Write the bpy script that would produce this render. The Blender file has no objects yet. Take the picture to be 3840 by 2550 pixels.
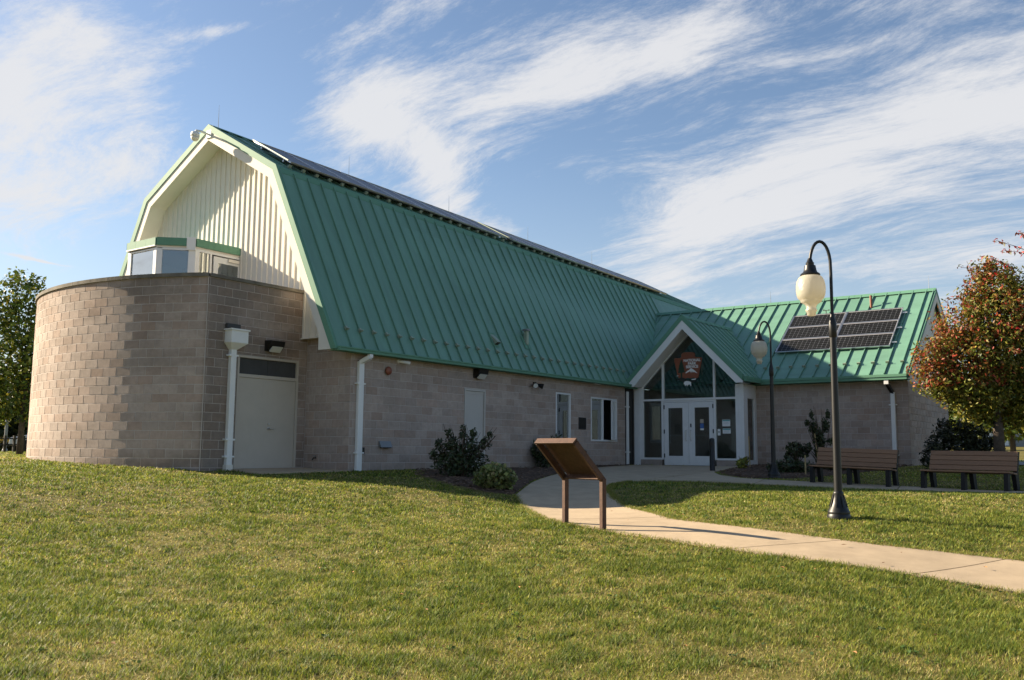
import bpy, math, random
import numpy as np
from mathutils import Vector, Matrix
random.seed(7); rng = np.random.default_rng(7)
sc = bpy.context.scene
COL = sc.collection
PI = math.pi

# ---------------------------------------------------------------- camera
CAM = (-15.788, -16.121, 0.443); YAW, PITCH, ROLL = 0.631885, 0.121765, 0.008472
FPX, CX, CY = 3505.86, 1920.0, 1275.0
_f = Vector((math.cos(YAW)*math.cos(PITCH), math.sin(YAW)*math.cos(PITCH), math.sin(PITCH)))
_r = Vector((math.sin(YAW), -math.cos(YAW), 0)); _u = _r.cross(_f)
_c, _s = math.cos(ROLL), math.sin(ROLL)
RIGHT = _c*_r + _s*_u; UP = -_s*_r + _c*_u; FWD = _f
cam_d = bpy.data.cameras.new('camera'); cam = bpy.data.objects.new('camera', cam_d); COL.objects.link(cam)
m3 = Matrix((RIGHT, UP, -FWD)).transposed()
cam.matrix_world = Matrix.Translation(CAM) @ m3.to_4x4()
cam_d.sensor_width = 36.0; cam_d.lens = FPX/3840*36.0; cam_d.clip_start = 0.05; cam_d.clip_end = 3000
sc.camera = cam
def pix_dir(u, v):                       # direction of a photograph pixel (3840 px wide) - used for sky and distances
    return (RIGHT*((u-CX)/FPX) - UP*((v-CY)/FPX) + FWD).normalized()

# ---------------------------------------------------------------- light
SUN = Vector((-0.285, 0.958, 0.462)).normalized()
sun_d = bpy.data.lights.new('sun', 'SUN'); sun_d.energy = 5.0; sun_d.angle = math.radians(0.5); sun_d.color = (1.0, 0.84, 0.62)
sun = bpy.data.objects.new('sun', sun_d); COL.objects.link(sun)
sun.rotation_euler = SUN.to_track_quat('Z', 'Y').to_euler()
sc.view_settings.view_transform = 'Standard'; sc.view_settings.look = 'None'
sc.view_settings.exposure = 1.58; sc.view_settings.gamma = 1.0; sc.view_settings.use_curve_mapping = False

SKY_STRENGTH = 0.06
world = bpy.data.worlds.new('World'); sc.world = world; world.use_nodes = True
def build_sky():
    nt = world.node_tree; N = nt.nodes; L = nt.links; N.clear()
    out = N.new('ShaderNodeOutputWorld'); bg = N.new('ShaderNodeBackground'); bg.inputs['Strength'].default_value = SKY_STRENGTH
    L.new(bg.outputs[0], out.inputs[0])
    sky = N.new('ShaderNodeTexSky'); sky.sky_type = 'NISHITA'; sky.sun_disc = False
    sky.sun_elevation = math.asin(SUN.z); sky.sun_rotation = math.atan2(SUN.x, SUN.y)
    sky.air_density = 1.0; sky.dust_density = 0.6; sky.ozone_density = 2.0
    tc = N.new('ShaderNodeTexCoord'); sep = N.new('ShaderNodeSeparateXYZ'); L.new(tc.outputs['Generated'], sep.inputs[0])
    def M(op, a, b=None, c=None, clamp=False):
        n = N.new('ShaderNodeMath'); n.operation = op; n.use_clamp = clamp
        for i, x in enumerate((a, b, c)):
            if x is None: continue
            if isinstance(x, (int, float)): n.inputs[i].default_value = x
            else: L.new(x, n.inputs[i])
        return n.outputs[0]
    OFF = 0.16
    den = M('ADD', M('MAXIMUM', sep.outputs[2], 0.0), OFF)
    qx = M('DIVIDE', sep.outputs[0], den); qy = M('DIVIDE', sep.outputs[1], den)
    comb = N.new('ShaderNodeCombineXYZ'); L.new(qx, comb.inputs[0]); L.new(qy, comb.inputs[1])
    def Q(u, v):                         # D pixels (2361 wide) -> cloud plane
        d = pix_dir(u*1.62643, v*1.62643); k = max(d.z, 0)+OFF
        return np.array([d.x/k, d.y/k])
    def noise(vec, scale, detail=6, rough=0.6, lac=2.0, dist=0.0):
        n = N.new('ShaderNodeTexNoise'); n.noise_dimensions = '3D'
        n.inputs['Scale'].default_value = scale; n.inputs['Detail'].default_value = detail
        n.inputs['Roughness'].default_value = rough; n.inputs['Lacunarity'].default_value = lac; n.inputs['Distortion'].default_value = dist
        L.new(vec, n.inputs['Vector']); return n
    # gentle warp of the plane so that cloud outlines fray
    w1 = noise(comb.outputs[0], 1.3, 1.5, 0.5)
    vm = N.new('ShaderNodeVectorMath'); vm.operation = 'SUBTRACT'; L.new(w1.outputs['Color'], vm.inputs[0]); vm.inputs[1].default_value = (.5, .5, .5)
    vs = N.new('ShaderNodeVectorMath'); vs.operation = 'SCALE'; L.new(vm.outputs[0], vs.inputs[0]); vs.inputs['Scale'].default_value = 0.42
    va = N.new('ShaderNodeVectorMath'); va.operation = 'ADD'; L.new(comb.outputs[0], va.inputs[0]); L.new(vs.outputs[0], va.inputs[1])
    P = va.outputs[0]
    sp = N.new('ShaderNodeSeparateXYZ'); L.new(P, sp.inputs[0])
    px, py = sp.outputs[0], sp.outputs[1]
    # streak direction of the cirrus
    a0, a1 = Q(1100, 330), Q(1750, 30); t = (a1-a0)/np.linalg.norm(a1-a0); nrm = np.array([-t[1], t[0]])
    s1 = M('ADD', M('MULTIPLY', px, float(t[0])), M('MULTIPLY', py, float(t[1])))
    s2 = M('ADD', M('MULTIPLY', px, float(nrm[0])), M('MULTIPLY', py, float(nrm[1])))
    cs = N.new('ShaderNodeCombineXYZ'); L.new(M('MULTIPLY', s1, 0.55), cs.inputs[0]); L.new(M('MULTIPLY', s2, 1.45), cs.inputs[1])
    n1 = noise(cs.outputs[0], 1.9, 10, 0.62, 2.1, 0.1).outputs[0]
    n2 = noise(cs.outputs[0], 6.5, 12, 0.74, 2.15, 0.12).outputs[0]
    total = None
    for (u, v, a, b, ang, w) in CLOUDS:
        c = Q(u, v); ca, sa = math.cos(math.radians(ang)), math.sin(math.radians(ang))
        A1 = (Q(u+a*ca, v-a*sa)-Q(u-a*ca, v+a*sa))/2; A2 = (Q(u+b*sa, v+b*ca)-Q(u-b*sa, v-b*ca))/2
        Mi = np.linalg.inv(np.array([A1, A2]).T)
        dx = M('SUBTRACT', px, float(c[0])); dy = M('SUBTRACT', py, float(c[1]))
        r1 = M('ADD', M('MULTIPLY', dx, float(Mi[0, 0])), M('MULTIPLY', dy, float(Mi[0, 1])))
        r2 = M('ADD', M('MULTIPLY', dx, float(Mi[1, 0])), M('MULTIPLY', dy, float(Mi[1, 1])))
        rr = M('ADD', M('MULTIPLY', r1, r1), M('MULTIPLY', r2, r2))
        g = M('MULTIPLY', M('EXPONENT', M('MULTIPLY', rr, -1.0)), w)
        total = g if total is None else M('ADD', total, g)
    total = M('ADD', total, CLOUD_BASE)
    tex = M('ADD', M('MULTIPLY', n1, 0.7), M('MULTIPLY', n2, 0.8))          # about 0.3 .. 0.95
    k = M('ADD', total, M('MULTIPLY', M('SUBTRACT', tex, 0.75), 3.4))
    mr = N.new('ShaderNodeMapRange'); mr.interpolation_type = 'SMOOTHSTEP'
    L.new(k, mr.inputs['Value']); mr.inputs['From Min'].default_value = 0.02; mr.inputs['From Max'].default_value = 1.25
    mask = M('MULTIPLY', mr.outputs[0], 0.93)
    # haze towards the horizon
    hz = N.new('ShaderNodeMapRange'); hz.interpolation_type = 'SMOOTHSTEP'; L.new(sep.outputs[2], hz.inputs['Value'])
    hz.inputs['From Min'].default_value = 0.34; hz.inputs['From Max'].default_value = -0.02; hz.inputs['To Max'].default_value = 0.5
    tint = N.new('ShaderNodeMix'); tint.data_type = 'RGBA'; tint.blend_type = 'MULTIPLY'; tint.inputs['Factor'].default_value = 1.0
    L.new(sky.outputs[0], tint.inputs['A']); tint.inputs['B'].default_value = (*SKY_TINT, 1)
    m1 = N.new('ShaderNodeMix'); m1.data_type = 'RGBA'; L.new(hz.outputs[0], m1.inputs['Factor'])
    L.new(tint.outputs['Result'], m1.inputs['A']); m1.inputs['B'].default_value = (*[x/SKY_STRENGTH for x in HAZE_COL], 1)
    m2 = N.new('ShaderNodeMix'); m2.data_type = 'RGBA'; L.new(mask, m2.inputs['Factor'])
    L.new(m1.outputs['Result'], m2.inputs['A']); m2.inputs['B'].default_value = (*[x/SKY_STRENGTH for x in CLOUD_COL], 1)
    L.new(m2.outputs['Result'], bg.inputs['Color'])
SKY_TINT = (0.88, 0.86, 0.86); HAZE_COL = (0.20, 0.225, 0.255); CLOUD_COL = (0.272, 0.273, 0.280); CLOUD_BASE = 0.04
#         u     v    a    b   angle weight   (where each bank lies, as seen from the lawn)
CLOUDS = [(60, 250, 300, 140, 20, .95), (130, 70, 150, 70, -20, .7), (200, 430, 260, 80, 12, .7), (100, 600, 62, 2.6, -6, 1.3), (60, 540, 200, 50, 0, .5), (430, 25, 90, 22, 15, .8),
          (900, 230, 240, 80, 14, .85), (1250, 200, 240, 85, 32, .95), (1560, 90, 260, 70, 30, .95), (1000, 420, 210, 65, -35, .95), (820, 330, 110, 60, -10, .5),
          (1900, 320, 420, 115, 16, .95), (2250, 250, 260, 130, 14, .72), (1600, 520, 260, 70, 12, .95), (1950, 470, 420, 60, 8, .6), (1560, 640, 120, 30, 5, .6),
          (2050, 90, 330, 60, 12, .42), (2000, 600, 330, 50, 5, .6), (2280, 620, 160, 60, 0, .6),
          (520, 260, 150, 210, 10, -.75), (1310, 500, 110, 70, -15, -.4), (980, 40, 190, 60, 0, -.25), (1900, 40, 260, 40, 8, -.1), (360, 600, 140, 70, 0, -.3),
          (1450, 700, 900, 60, 0, .35), (700, 90, 240, 60, 25, .28), (330, 330, 120, 120, 60, .3), (1150, 560, 120, 60, -35, .25)]
build_sky()

# ---------------------------------------------------------------- helpers
def props(o, label=None, cat=None, group=None, kind=None):
    if label: o['label'] = label
    if cat: o['category'] = cat
    if group: o['group'] = group
    if kind: o['kind'] = kind
    return o
def empty(name, loc, label, cat, group=None, rz=0.0):
    o = bpy.data.objects.new(name, None); COL.objects.link(o); o.empty_display_size = .2
    o.location = loc; o.rotation_euler = (0, 0, rz); return props(o, label, cat, group)
class G:
    """collects faces, builds ONE mesh object"""
    def __init__(s): s.v = []; s.f = []; s.mi = []; s.cur = 0
    def add(s, vs, fs):
        b = len(s.v); s.v += [tuple(x) for x in vs]; s.f += [tuple(i+b for i in f) for f in fs]; s.mi += [s.cur]*len(fs); return s
    def box(s, a, b):
        x0, x1 = sorted((a[0], b[0])); y0, y1 = sorted((a[1], b[1])); z0, z1 = sorted((a[2], b[2]))
        return s.add([(x0,y0,z0),(x1,y0,z0),(x1,y1,z0),(x0,y1,z0),(x0,y0,z1),(x1,y0,z1),(x1,y1,z1),(x0,y1,z1)],
              [(0,3,2,1),(4,5,6,7),(0,1,5,4),(1,2,6,5),(2,3,7,6),(3,0,4,7)])
    def obb(s, c, ax, ay, az):           # centre and three half axes
        c, ax, ay, az = map(Vector, (c, ax, ay, az))
        vs = [c-ax-ay-az, c+ax-ay-az, c+ax+ay-az, c-ax+ay-az, c-ax-ay+az, c+ax-ay+az, c+ax+ay+az, c-ax+ay+az]
        fs = [(0,3,2,1),(4,5,6,7),(0,1,5,4),(1,2,6,5),(2,3,7,6),(3,0,4,7)]
        if ax.cross(ay).dot(az) < 0: fs = [f[::-1] for f in fs]
        return s.add(vs, fs)
    def bar(s, p, q, w, h, up=(0,0,1)):  # square bar from p to q
        p, q, up = Vector(p), Vector(q), Vector(up); d = q-p; L = d.length; d.normalize()
        sx = d.cross(up)
        if sx.length < 1e-4: sx = d.cross(Vector((1,0,0)))
        sx.normalize(); sy = sx.cross(d).normalized()
        return s.obb((p+q)/2, d*(L/2), sx*(w/2), sy*(h/2))
    def quad(s, *vs): return s.add(vs, [tuple(range(len(vs)))])
    def prism(s, poly, off):             # planar polygon extruded by vector off
        n = len(poly); off = Vector(off); a = [Vector(x) for x in poly]; b = [x+off for x in a]
        return s.add(a+b, [tuple(range(n-1,-1,-1)), tuple(range(n,2*n))]+[(i,(i+1)%n,n+(i+1)%n,n+i) for i in range(n)])
    def tube(s, pts, r, n=10, cap=True):
        pts = [Vector(x) for x in pts]; rs = r if hasattr(r, '__len__') else [r]*len(pts); vs = []; prev = None
        for i, p in enumerate(pts):
            d = (pts[min(i+1,len(pts)-1)]-pts[max(i-1,0)]).normalized()
            if prev is None: a = d.orthogonal().normalized()
            else: a = (prev-d*prev.dot(d)).normalized()
            prev = a; b = d.cross(a)
            vs += [p+(a*math.cos(2*PI*k/n)+b*math.sin(2*PI*k/n))*rs[i] for k in range(n)]
        fs = [(i*n+k, i*n+(k+1)%n, (i+1)*n+(k+1)%n, (i+1)*n+k) for i in range(len(pts)-1) for k in range(n)]
        if cap: fs += [tuple(range(n-1,-1,-1)), tuple((len(pts)-1)*n+k for k in range(n))]
        return s.add(vs, fs)
    def lathe(s, prof, c=(0,0,0), n=24): # profile of (radius, z)
        vs = [(c[0]+r*math.cos(2*PI*k/n), c[1]+r*math.sin(2*PI*k/n), c[2]+z) for r, z in prof for k in range(n)]
        fs = [(i*n+k, i*n+(k+1)%n, (i+1)*n+(k+1)%n, (i+1)*n+k) for i in range(len(prof)-1) for k in range(n)]
        fs += [tuple(range(n-1,-1,-1)), tuple((len(prof)-1)*n+k for k in range(n))]
        return s.add(vs, fs)
    def build(s, name, mat, parent=None, smooth=False, bevel=0.0, kind=None):
        me = bpy.data.meshes.new(name); me.from_pydata(s.v, [], s.f)
        for m in (mat if isinstance(mat, (list, tuple)) else [mat]): me.materials.append(m)
        if isinstance(mat, (list, tuple)): me.polygons.foreach_set('material_index', s.mi)
        if smooth: me.polygons.foreach_set('use_smooth', [True]*len(me.polygons))
        me.update()
        o = bpy.data.objects.new(name, me); COL.objects.link(o)
        if parent: o.parent = parent
        if smooth == 'auto':
            me.set_sharp_from_angle(angle=math.radians(38))
        if bevel:
            b = o.modifiers.new('bevel', 'BEVEL'); b.width = bevel; b.segments = 2; b.limit_method = 'ANGLE'
        if kind: o['kind'] = kind
        return o
def box(name, a, b, mat, parent=None, bevel=0.0): return G().box(a, b).build(name, mat, parent, bevel=bevel)
def copy_tree(o, parent=None, label=None):
    c = o.copy(); COL.objects.link(c)
    if parent: c.parent = parent
    if label: c['label'] = label
    for ch in list(o.children): copy_tree(ch, c)
    return c
def cloud_mesh(name, V, F, col, mat, parent=None, kind=None):
    """numpy triangles/quads with a colour per vertex"""
    me = bpy.data.meshes.new(name); k = F.shape[1]
    me.vertices.add(len(V)); me.vertices.foreach_set('co', V.astype(np.float32).ravel())
    me.loops.add(F.size); me.loops.foreach_set('vertex_index', F.astype(np.int32).ravel())
    me.polygons.add(len(F)); me.polygons.foreach_set('loop_start', np.arange(0, F.size, k, dtype=np.int32))
    me.update(calc_edges=True)
    at = me.color_attributes.new('leaf_colour', 'FLOAT_COLOR', 'POINT')
    at.data.foreach_set('color', np.c_[col, np.ones(len(col))].astype(np.float32).ravel())
    me.materials.append(mat)
    o = bpy.data.objects.new(name, me); COL.objects.link(o)
    if parent: o.parent = parent
    if kind: o['kind'] = kind
    return o

# ---------------------------------------------------------------- materials
def mat(name, col, rough=.6, metal=0.0, var=0.0, vscale=3.0, bump=0.0, bscale=40.0, objrnd=0.0, spec=.5, stretch=None, island=0.0, tint=None):
    m = bpy.data.materials.new(name); m.use_nodes = True; nt = m.node_tree; N, L = nt.nodes, nt.links
    b = N['Principled BSDF']; b.inputs['Roughness'].default_value = rough; b.inputs['Metallic'].default_value = metal
    b.inputs['Specular IOR Level'].default_value = spec
    b.inputs['Base Color'].default_value = (*col, 1)
    geo = N.new('ShaderNodeNewGeometry'); pos = geo.outputs['Position']
    if stretch:
        mp = N.new('ShaderNodeMapping'); mp.inputs['Scale'].default_value = stretch; L.new(pos, mp.inputs['Vector']); pos = mp.outputs[0]
    if var or objrnd or island:
        nz = N.new('ShaderNodeTexNoise'); nz.inputs['Scale'].default_value = vscale; nz.inputs['Detail'].default_value = 6; nz.inputs['Roughness'].default_value = .65
        L.new(pos, nz.inputs['Vector'])
        a = N.new('ShaderNodeMapRange'); L.new(nz.outputs[0], a.inputs[0]); a.inputs[1].default_value = .25; a.inputs[2].default_value = .75
        a.inputs[3].default_value = 1-var; a.inputs[4].default_value = 1+var
        fac = a.outputs[0]
        rnd = None
        if objrnd: rnd = N.new('ShaderNodeObjectInfo').outputs['Random']; amt = objrnd
        if island: rnd = geo.outputs['Random Per Island']; amt = island
        if rnd is not None:
            r = N.new('ShaderNodeMapRange'); L.new(rnd, r.inputs[0]); r.inputs[3].default_value = 1-amt; r.inputs[4].default_value = 1+amt*.8
            mu = N.new('ShaderNodeMath'); mu.operation = 'MULTIPLY'; L.new(fac, mu.inputs[0]); L.new(r.outputs[0], mu.inputs[1]); fac = mu.outputs[0]
        vm = N.new('ShaderNodeVectorMath'); vm.operation = 'SCALE'; vm.inputs[0].default_value = col; L.new(fac, vm.inputs['Scale'])
        colout = vm.outputs[0]
        if rnd is not None and tint:     # some pieces lean to another fired colour
            wn = N.new('ShaderNodeTexWhiteNoise'); wn.noise_dimensions = '1D'; L.new(rnd, wn.inputs['W'])
            pw = N.new('ShaderNodeMath'); pw.operation = 'POWER'; L.new(wn.outputs[0], pw.inputs[0]); pw.inputs[1].default_value = 2.2
            mx = N.new('ShaderNodeMix'); mx.data_type = 'RGBA'; mx.blend_type = 'MULTIPLY'; L.new(pw.outputs[0], mx.inputs['Factor'])
            L.new(colout, mx.inputs['A']); mx.inputs['B'].default_value = (*tint, 1); colout = mx.outputs['Result']
        L.new(colout, b.inputs['Base Color']); m['out'] = 1
    if bump:
        n2 = N.new('ShaderNodeTexNoise'); n2.inputs['Scale'].default_value = bscale; n2.inputs['Detail'].default_value = 5; L.new(pos, n2.inputs['Vector'])
        bp = N.new('ShaderNodeBump'); bp.inputs['Strength'].default_value = bump; bp.inputs['Distance'].default_value = .02
        L.new(n2.outputs[0], bp.inputs['Height']); L.new(bp.outputs[0], b.inputs['Normal'])
    return m
def add_stains(m, amount=.66):
    """rain-wash and soot stains on the masonry of the round bay: broad blotches with their own outline"""
    nt = m.node_tree; N, L = nt.nodes, nt.links; b = N['Principled BSDF']
    src = b.inputs['Base Color'].links[0].from_socket
    geo = N.new('ShaderNodeNewGeometry'); mp = N.new('ShaderNodeMapping'); mp.inputs['Scale'].default_value = (.55, .55, 1.1); L.new(geo.outputs['Position'], mp.inputs[0])
    nz = N.new('ShaderNodeTexNoise'); nz.inputs['Scale'].default_value = 1.0; nz.inputs['Detail'].default_value = 7; nz.inputs['Roughness'].default_value = .62; L.new(mp.outputs[0], nz.inputs[0])
    r = N.new('ShaderNodeMapRange'); r.interpolation_type = 'SMOOTHSTEP'; L.new(nz.outputs[0], r.inputs[0]); r.inputs[1].default_value = .42; r.inputs[2].default_value = .66
    # run-off below the parapet cap and beside the leader head; whole flank darker
    sp = N.new('ShaderNodeSeparateXYZ'); L.new(geo.outputs['Position'], sp.inputs[0])
    def band(sock, c, w):
        a = N.new('ShaderNodeMath'); a.operation = 'SUBTRACT'; L.new(sock, a.inputs[0]); a.inputs[1].default_value = c
        q = N.new('ShaderNodeMath'); q.operation = 'DIVIDE'; L.new(a.outputs[0], q.inputs[0]); q.inputs[1].default_value = w
        s2 = N.new('ShaderNodeMath'); s2.operation = 'MULTIPLY'; L.new(q.outputs[0], s2.inputs[0]); L.new(q.outputs[0], s2.inputs[1])
        e = N.new('ShaderNodeMath'); e.operation = 'MULTIPLY'; L.new(s2.outputs[0], e.inputs[0]); e.inputs[1].default_value = -1
        x = N.new('ShaderNodeMath'); x.operation = 'EXPONENT'; L.new(e.outputs[0], x.inputs[0]); return x.outputs[0]
    def mul(a, c):
        n = N.new('ShaderNodeMath'); n.operation = 'MULTIPLY'; L.new(a, n.inputs[0])
        if isinstance(c, float): n.inputs[1].default_value = c
        else: L.new(c, n.inputs[1])
        return n.outputs[0]
    def plus(a, c):
        n = N.new('ShaderNodeMath'); n.operation = 'ADD'; n.use_clamp = True; L.new(a, n.inputs[0]); L.new(c, n.inputs[1]); return n.outputs[0]
    top = mul(band(sp.outputs[2], 4.35, .55), .75)
    run = mul(mul(plus(band(sp.outputs[0], -2.75, .40), mul(band(sp.outputs[0], -1.9, 1.5), .55)), band(sp.outputs[1], 1.545, .05)), .95)
    lamp = mul(mul(band(sp.outputs[0], -1.4, .5), band(sp.outputs[2], 2.85, .3)), .5)
    foot = mul(mul(band(sp.outputs[2], -.1, .38), nz.outputs[0]), 1.3)
    k = mul(plus(plus(plus(plus(foot, mul(r.outputs[0], .62)), mul(top, nz.outputs[0])), run), lamp), amount)
    mx = N.new('ShaderNodeMix'); mx.data_type = 'RGBA'; mx.blend_type = 'MULTIPLY'; L.new(k, mx.inputs['Factor']); L.new(src, mx.inputs['A']); mx.inputs['B'].default_value = (.36, .36, .34, 1)
    L.new(mx.outputs['Result'], b.inputs['Base Color'])
def glass_mat(name, tint=(.55,.62,.6), rough=.01, refl=1.0):
    m = bpy.data.materials.new(name); m.use_nodes = True; nt = m.node_tree; N, L = nt.nodes, nt.links
    N.remove(N['Principled BSDF']); out = N['Material Output']
    t = N.new('ShaderNodeBsdfTransparent'); t.inputs[0].default_value = (*tint, 1)
    g = N.new('ShaderNodeBsdfGlossy'); g.inputs['Roughness'].default_value = rough; g.inputs[0].default_value = (.95,.97,.97,1)
    fr = N.new('ShaderNodeFresnel'); fr.inputs[0].default_value = 1.52
    mu = N.new('ShaderNodeMath'); mu.operation = 'MULTIPLY'; mu.use_clamp = True; L.new(fr.outputs[0], mu.inputs[0]); mu.inputs[1].default_value = 1.8*refl
    mx = N.new('ShaderNodeMixShader'); L.new(mu.outputs[0], mx.inputs[0]); L.new(t.outputs[0], mx.inputs[1]); L.new(g.outputs[0], mx.inputs[2]); L.new(mx.outputs[0], out.inputs[0])
    return m
def leaf_mat(name, trans=.35, rough=.55):
    m = bpy.data.materials.new(name); m.use_nodes = True; nt = m.node_tree; N, L = nt.nodes, nt.links
    b = N['Principled BSDF']; b.inputs['Roughness'].default_value = rough; b.inputs['Specular IOR Level'].default_value = .35
    a = N.new('ShaderNodeAttribute'); a.attribute_name = 'leaf_colour'; L.new(a.outputs['Color'], b.inputs['Base Color'])
    t = N.new('ShaderNodeBsdfTranslucent'); L.new(a.outputs['Color'], t.inputs[0])
    mx = N.new('ShaderNodeMixShader'); mx.inputs[0].default_value = trans; L.new(b.outputs[0], mx.inputs[1]); L.new(t.outputs[0], mx.inputs[2])
    L.new(mx.outputs[0], N['Material Output'].inputs[0]); return m
BLOCK = (.40, .332, .29)
M = {}
M['block'] = mat('split_block', BLOCK, .92, var=.14, vscale=9, objrnd=.11, bump=.5, bscale=55, spec=.2, tint=(.95,.87,.82)); add_stains(M['block'], .42)
M['block_many'] = mat('split_block_far', BLOCK, .92, var=.14, vscale=9, island=.11, bump=.5, bscale=55, spec=.2, tint=(.95,.87,.82)); add_stains(M['block_many'], .42)
M['block_bay'] = mat('weathered_block', BLOCK, .92, var=.14, vscale=9, objrnd=.11, bump=.5, bscale=55, spec=.2, tint=(.95,.87,.82)); add_stains(M['block_bay'])
M['block_bay_many'] = mat('weathered_block_far', BLOCK, .92, var=.14, vscale=9, island=.11, bump=.5, bscale=55, spec=.2, tint=(.95,.87,.82)); add_stains(M['block_bay_many'])
M['mortar'] = mat('mortar', (.475,.425,.39), .95, var=.1, vscale=6, spec=.1)
M['cap'] = mat('weathered_concrete_cap', (.16,.145,.12), .9, var=.35, vscale=4, bump=.3, spec=.2)
M['roof'] = mat('green_painted_metal', (.134,.272,.2), .42, var=.15, vscale=1.4, stretch=(2.6,.4,.4), objrnd=.06, spec=.5, bump=.25, bscale=2.2)
M['trim'] = mat('green_trim_metal', (.115,.26,.178), .62, var=.06, vscale=2, spec=.25)
M['cream'] = mat('cream_painted_metal', (.70,.67,.60), .68, var=.05, vscale=2.5, spec=.22)
M['white'] = mat('white_painted_metal', (.72,.73,.72), .42, var=.04, vscale=3, spec=.45)
M['whitefr'] = mat('white_frame_paint', (.70,.71,.71), .4, var=.05, vscale=5, spec=.45)
M['door'] = mat('beige_door_paint', (.45,.405,.345), .5, var=.07, vscale=1.6, spec=.4)
M['greydoor'] = mat('grey_door_paint', (.46,.44,.41), .5, var=.05, vscale=1.6, spec=.4)
M['black'] = mat('black_powder_coat', (.006,.0065,.007), .42, var=.15, vscale=8, bump=.04, bscale=120, spec=.4)
M['blackpl'] = mat('black_plastic_lumber', (.007,.007,.0075), .6, var=.2, vscale=8, spec=.25)
M['bronze'] = mat('dark_bronze_metal', (.014,.0125,.011), .45, .3, var=.1)
M['steel'] = mat('brushed_steel', (.52,.52,.51), .35, 1.0, var=.08)
M['grey'] = mat('grey_fitting', (.20,.215,.225), .5, .3, var=.1)
M['lens'] = mat('frosted_lens', (.62,.63,.60), .25, var=.05)
M['redbrown'] = mat('rust_red_fitting', (.22,.065,.03), .5, var=.1)
M['rust'] = mat('weathering_steel', (.070,.034,.021), .62, .25, var=.35, vscale=14, bump=.15, bscale=80, spec=.4)
M['plank'] = mat('brown_recycled_plank', (.21,.118,.066), .62, var=.14, vscale=5, objrnd=.1, stretch=(8,1,8), bump=.12, bscale=30, spec=.35)
M['concrete'] = mat('broom_finished_concrete', (.40,.315,.215), .9, var=.17, vscale=2.4, objrnd=.05, bump=.25, bscale=90, spec=.2)
M['padcon'] = mat('pad_concrete', (.36,.33,.28), .9, var=.15, vscale=3, spec=.2)
M['glass'] = glass_mat('entrance_glass', (.66,.71,.70), refl=1.25)
M['winglass'] = glass_mat('window_glass', (.45,.52,.52), refl=2.6)
M['bayglass'] = glass_mat('bay_glass', (.6,.64,.64), refl=2.6)
M['inside'] = mat('vestibule_paint', (.48,.48,.46), .8, var=.08)
M['insidedk'] = mat('dark_interior', (.05,.05,.05), .8, var=.2)
M['blind'] = mat('window_blind', (.45,.46,.44), .6, objrnd=.05)
M['paper'] = mat('white_paper', (.75,.77,.76), .7)
M['tealink'] = mat('teal_print', (.12,.36,.36), .7)
M['blueink'] = mat('blue_sticker', (.06,.14,.38), .6)
M['tanink'] = mat('tan_sticker', (.45,.38,.30), .6)
M['cell'] = mat('solar_cell', (.012,.012,.011), .35, var=.2, vscale=6, spec=.12)
M['backsheet'] = mat('solar_backsheet', (.42,.42,.43), .4, spec=.3)
M['alu'] = mat('anodised_aluminium', (.62,.62,.62), .35, .9)
M['pvglass'] = mat('grey_module_glass', (.10,.095,.11), .42, var=.1, vscale=1.5, spec=.6)
M['bark'] = mat('grey_bark', (.085,.068,.055), .9, var=.35, vscale=12, bump=.5, bscale=30, spec=.2)
M['stem'] = mat('brown_stem', (.07,.045,.03), .85, var=.3, vscale=12)
M['stake'] = mat('raw_wood_stake', (.40,.30,.14), .8, var=.2, vscale=9)
M['leaf'] = leaf_mat('leaf', .28); M['leafdk'] = leaf_mat('evergreen_leaf', .18, .45); M['blade'] = leaf_mat('grass_blade', .42, .6)
M['asphalt'] = mat('pale_asphalt', (.16,.16,.165), .9, var=.1, vscale=1.2)
M['mulch'] = mat('bark_mulch', (.085,.055,.038), .95, var=.45, vscale=14, bump=.8, bscale=45, spec=.15)
M['chip'] = mat('mulch_chip', (.15,.10,.07), .9, island=.55, spec=.2)

# globe of the lamps: yellowed acrylic, a little light passes through
def globe_mat():
    m = bpy.data.materials.new('aged_acrylic_globe'); m.use_nodes = True; nt = m.node_tree; N, L = nt.nodes, nt.links
    b = N['Principled BSDF']; b.inputs['Base Color'].default_value = (.62,.60,.53,1); b.inputs['Roughness'].default_value = .16
    b.inputs['Specular IOR Level'].default_value = .7
    geo = N.new('ShaderNodeNewGeometry'); nz = N.new('ShaderNodeTexNoise'); nz.inputs['Scale'].default_value = 55; nz.inputs['Detail'].default_value = 3; L.new(geo.outputs['Position'], nz.inputs[0])
    bp = N.new('ShaderNodeBump'); bp.inputs['Strength'].default_value = .6; bp.inputs['Distance'].default_value = .01; L.new(nz.outputs[0], bp.inputs['Height']); L.new(bp.outputs[0], b.inputs['Normal'])
    t = N.new('ShaderNodeBsdfTranslucent'); t.inputs[0].default_value = (.82,.77,.64,1)
    mx = N.new('ShaderNodeMixShader'); mx.inputs[0].default_value = .52; L.new(b.outputs[0], mx.inputs[1]); L.new(t.outputs[0], mx.inputs[2]); L.new(mx.outputs[0], N['Material Output'].inputs[0])
    return m
M['globe'] = globe_mat()

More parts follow.
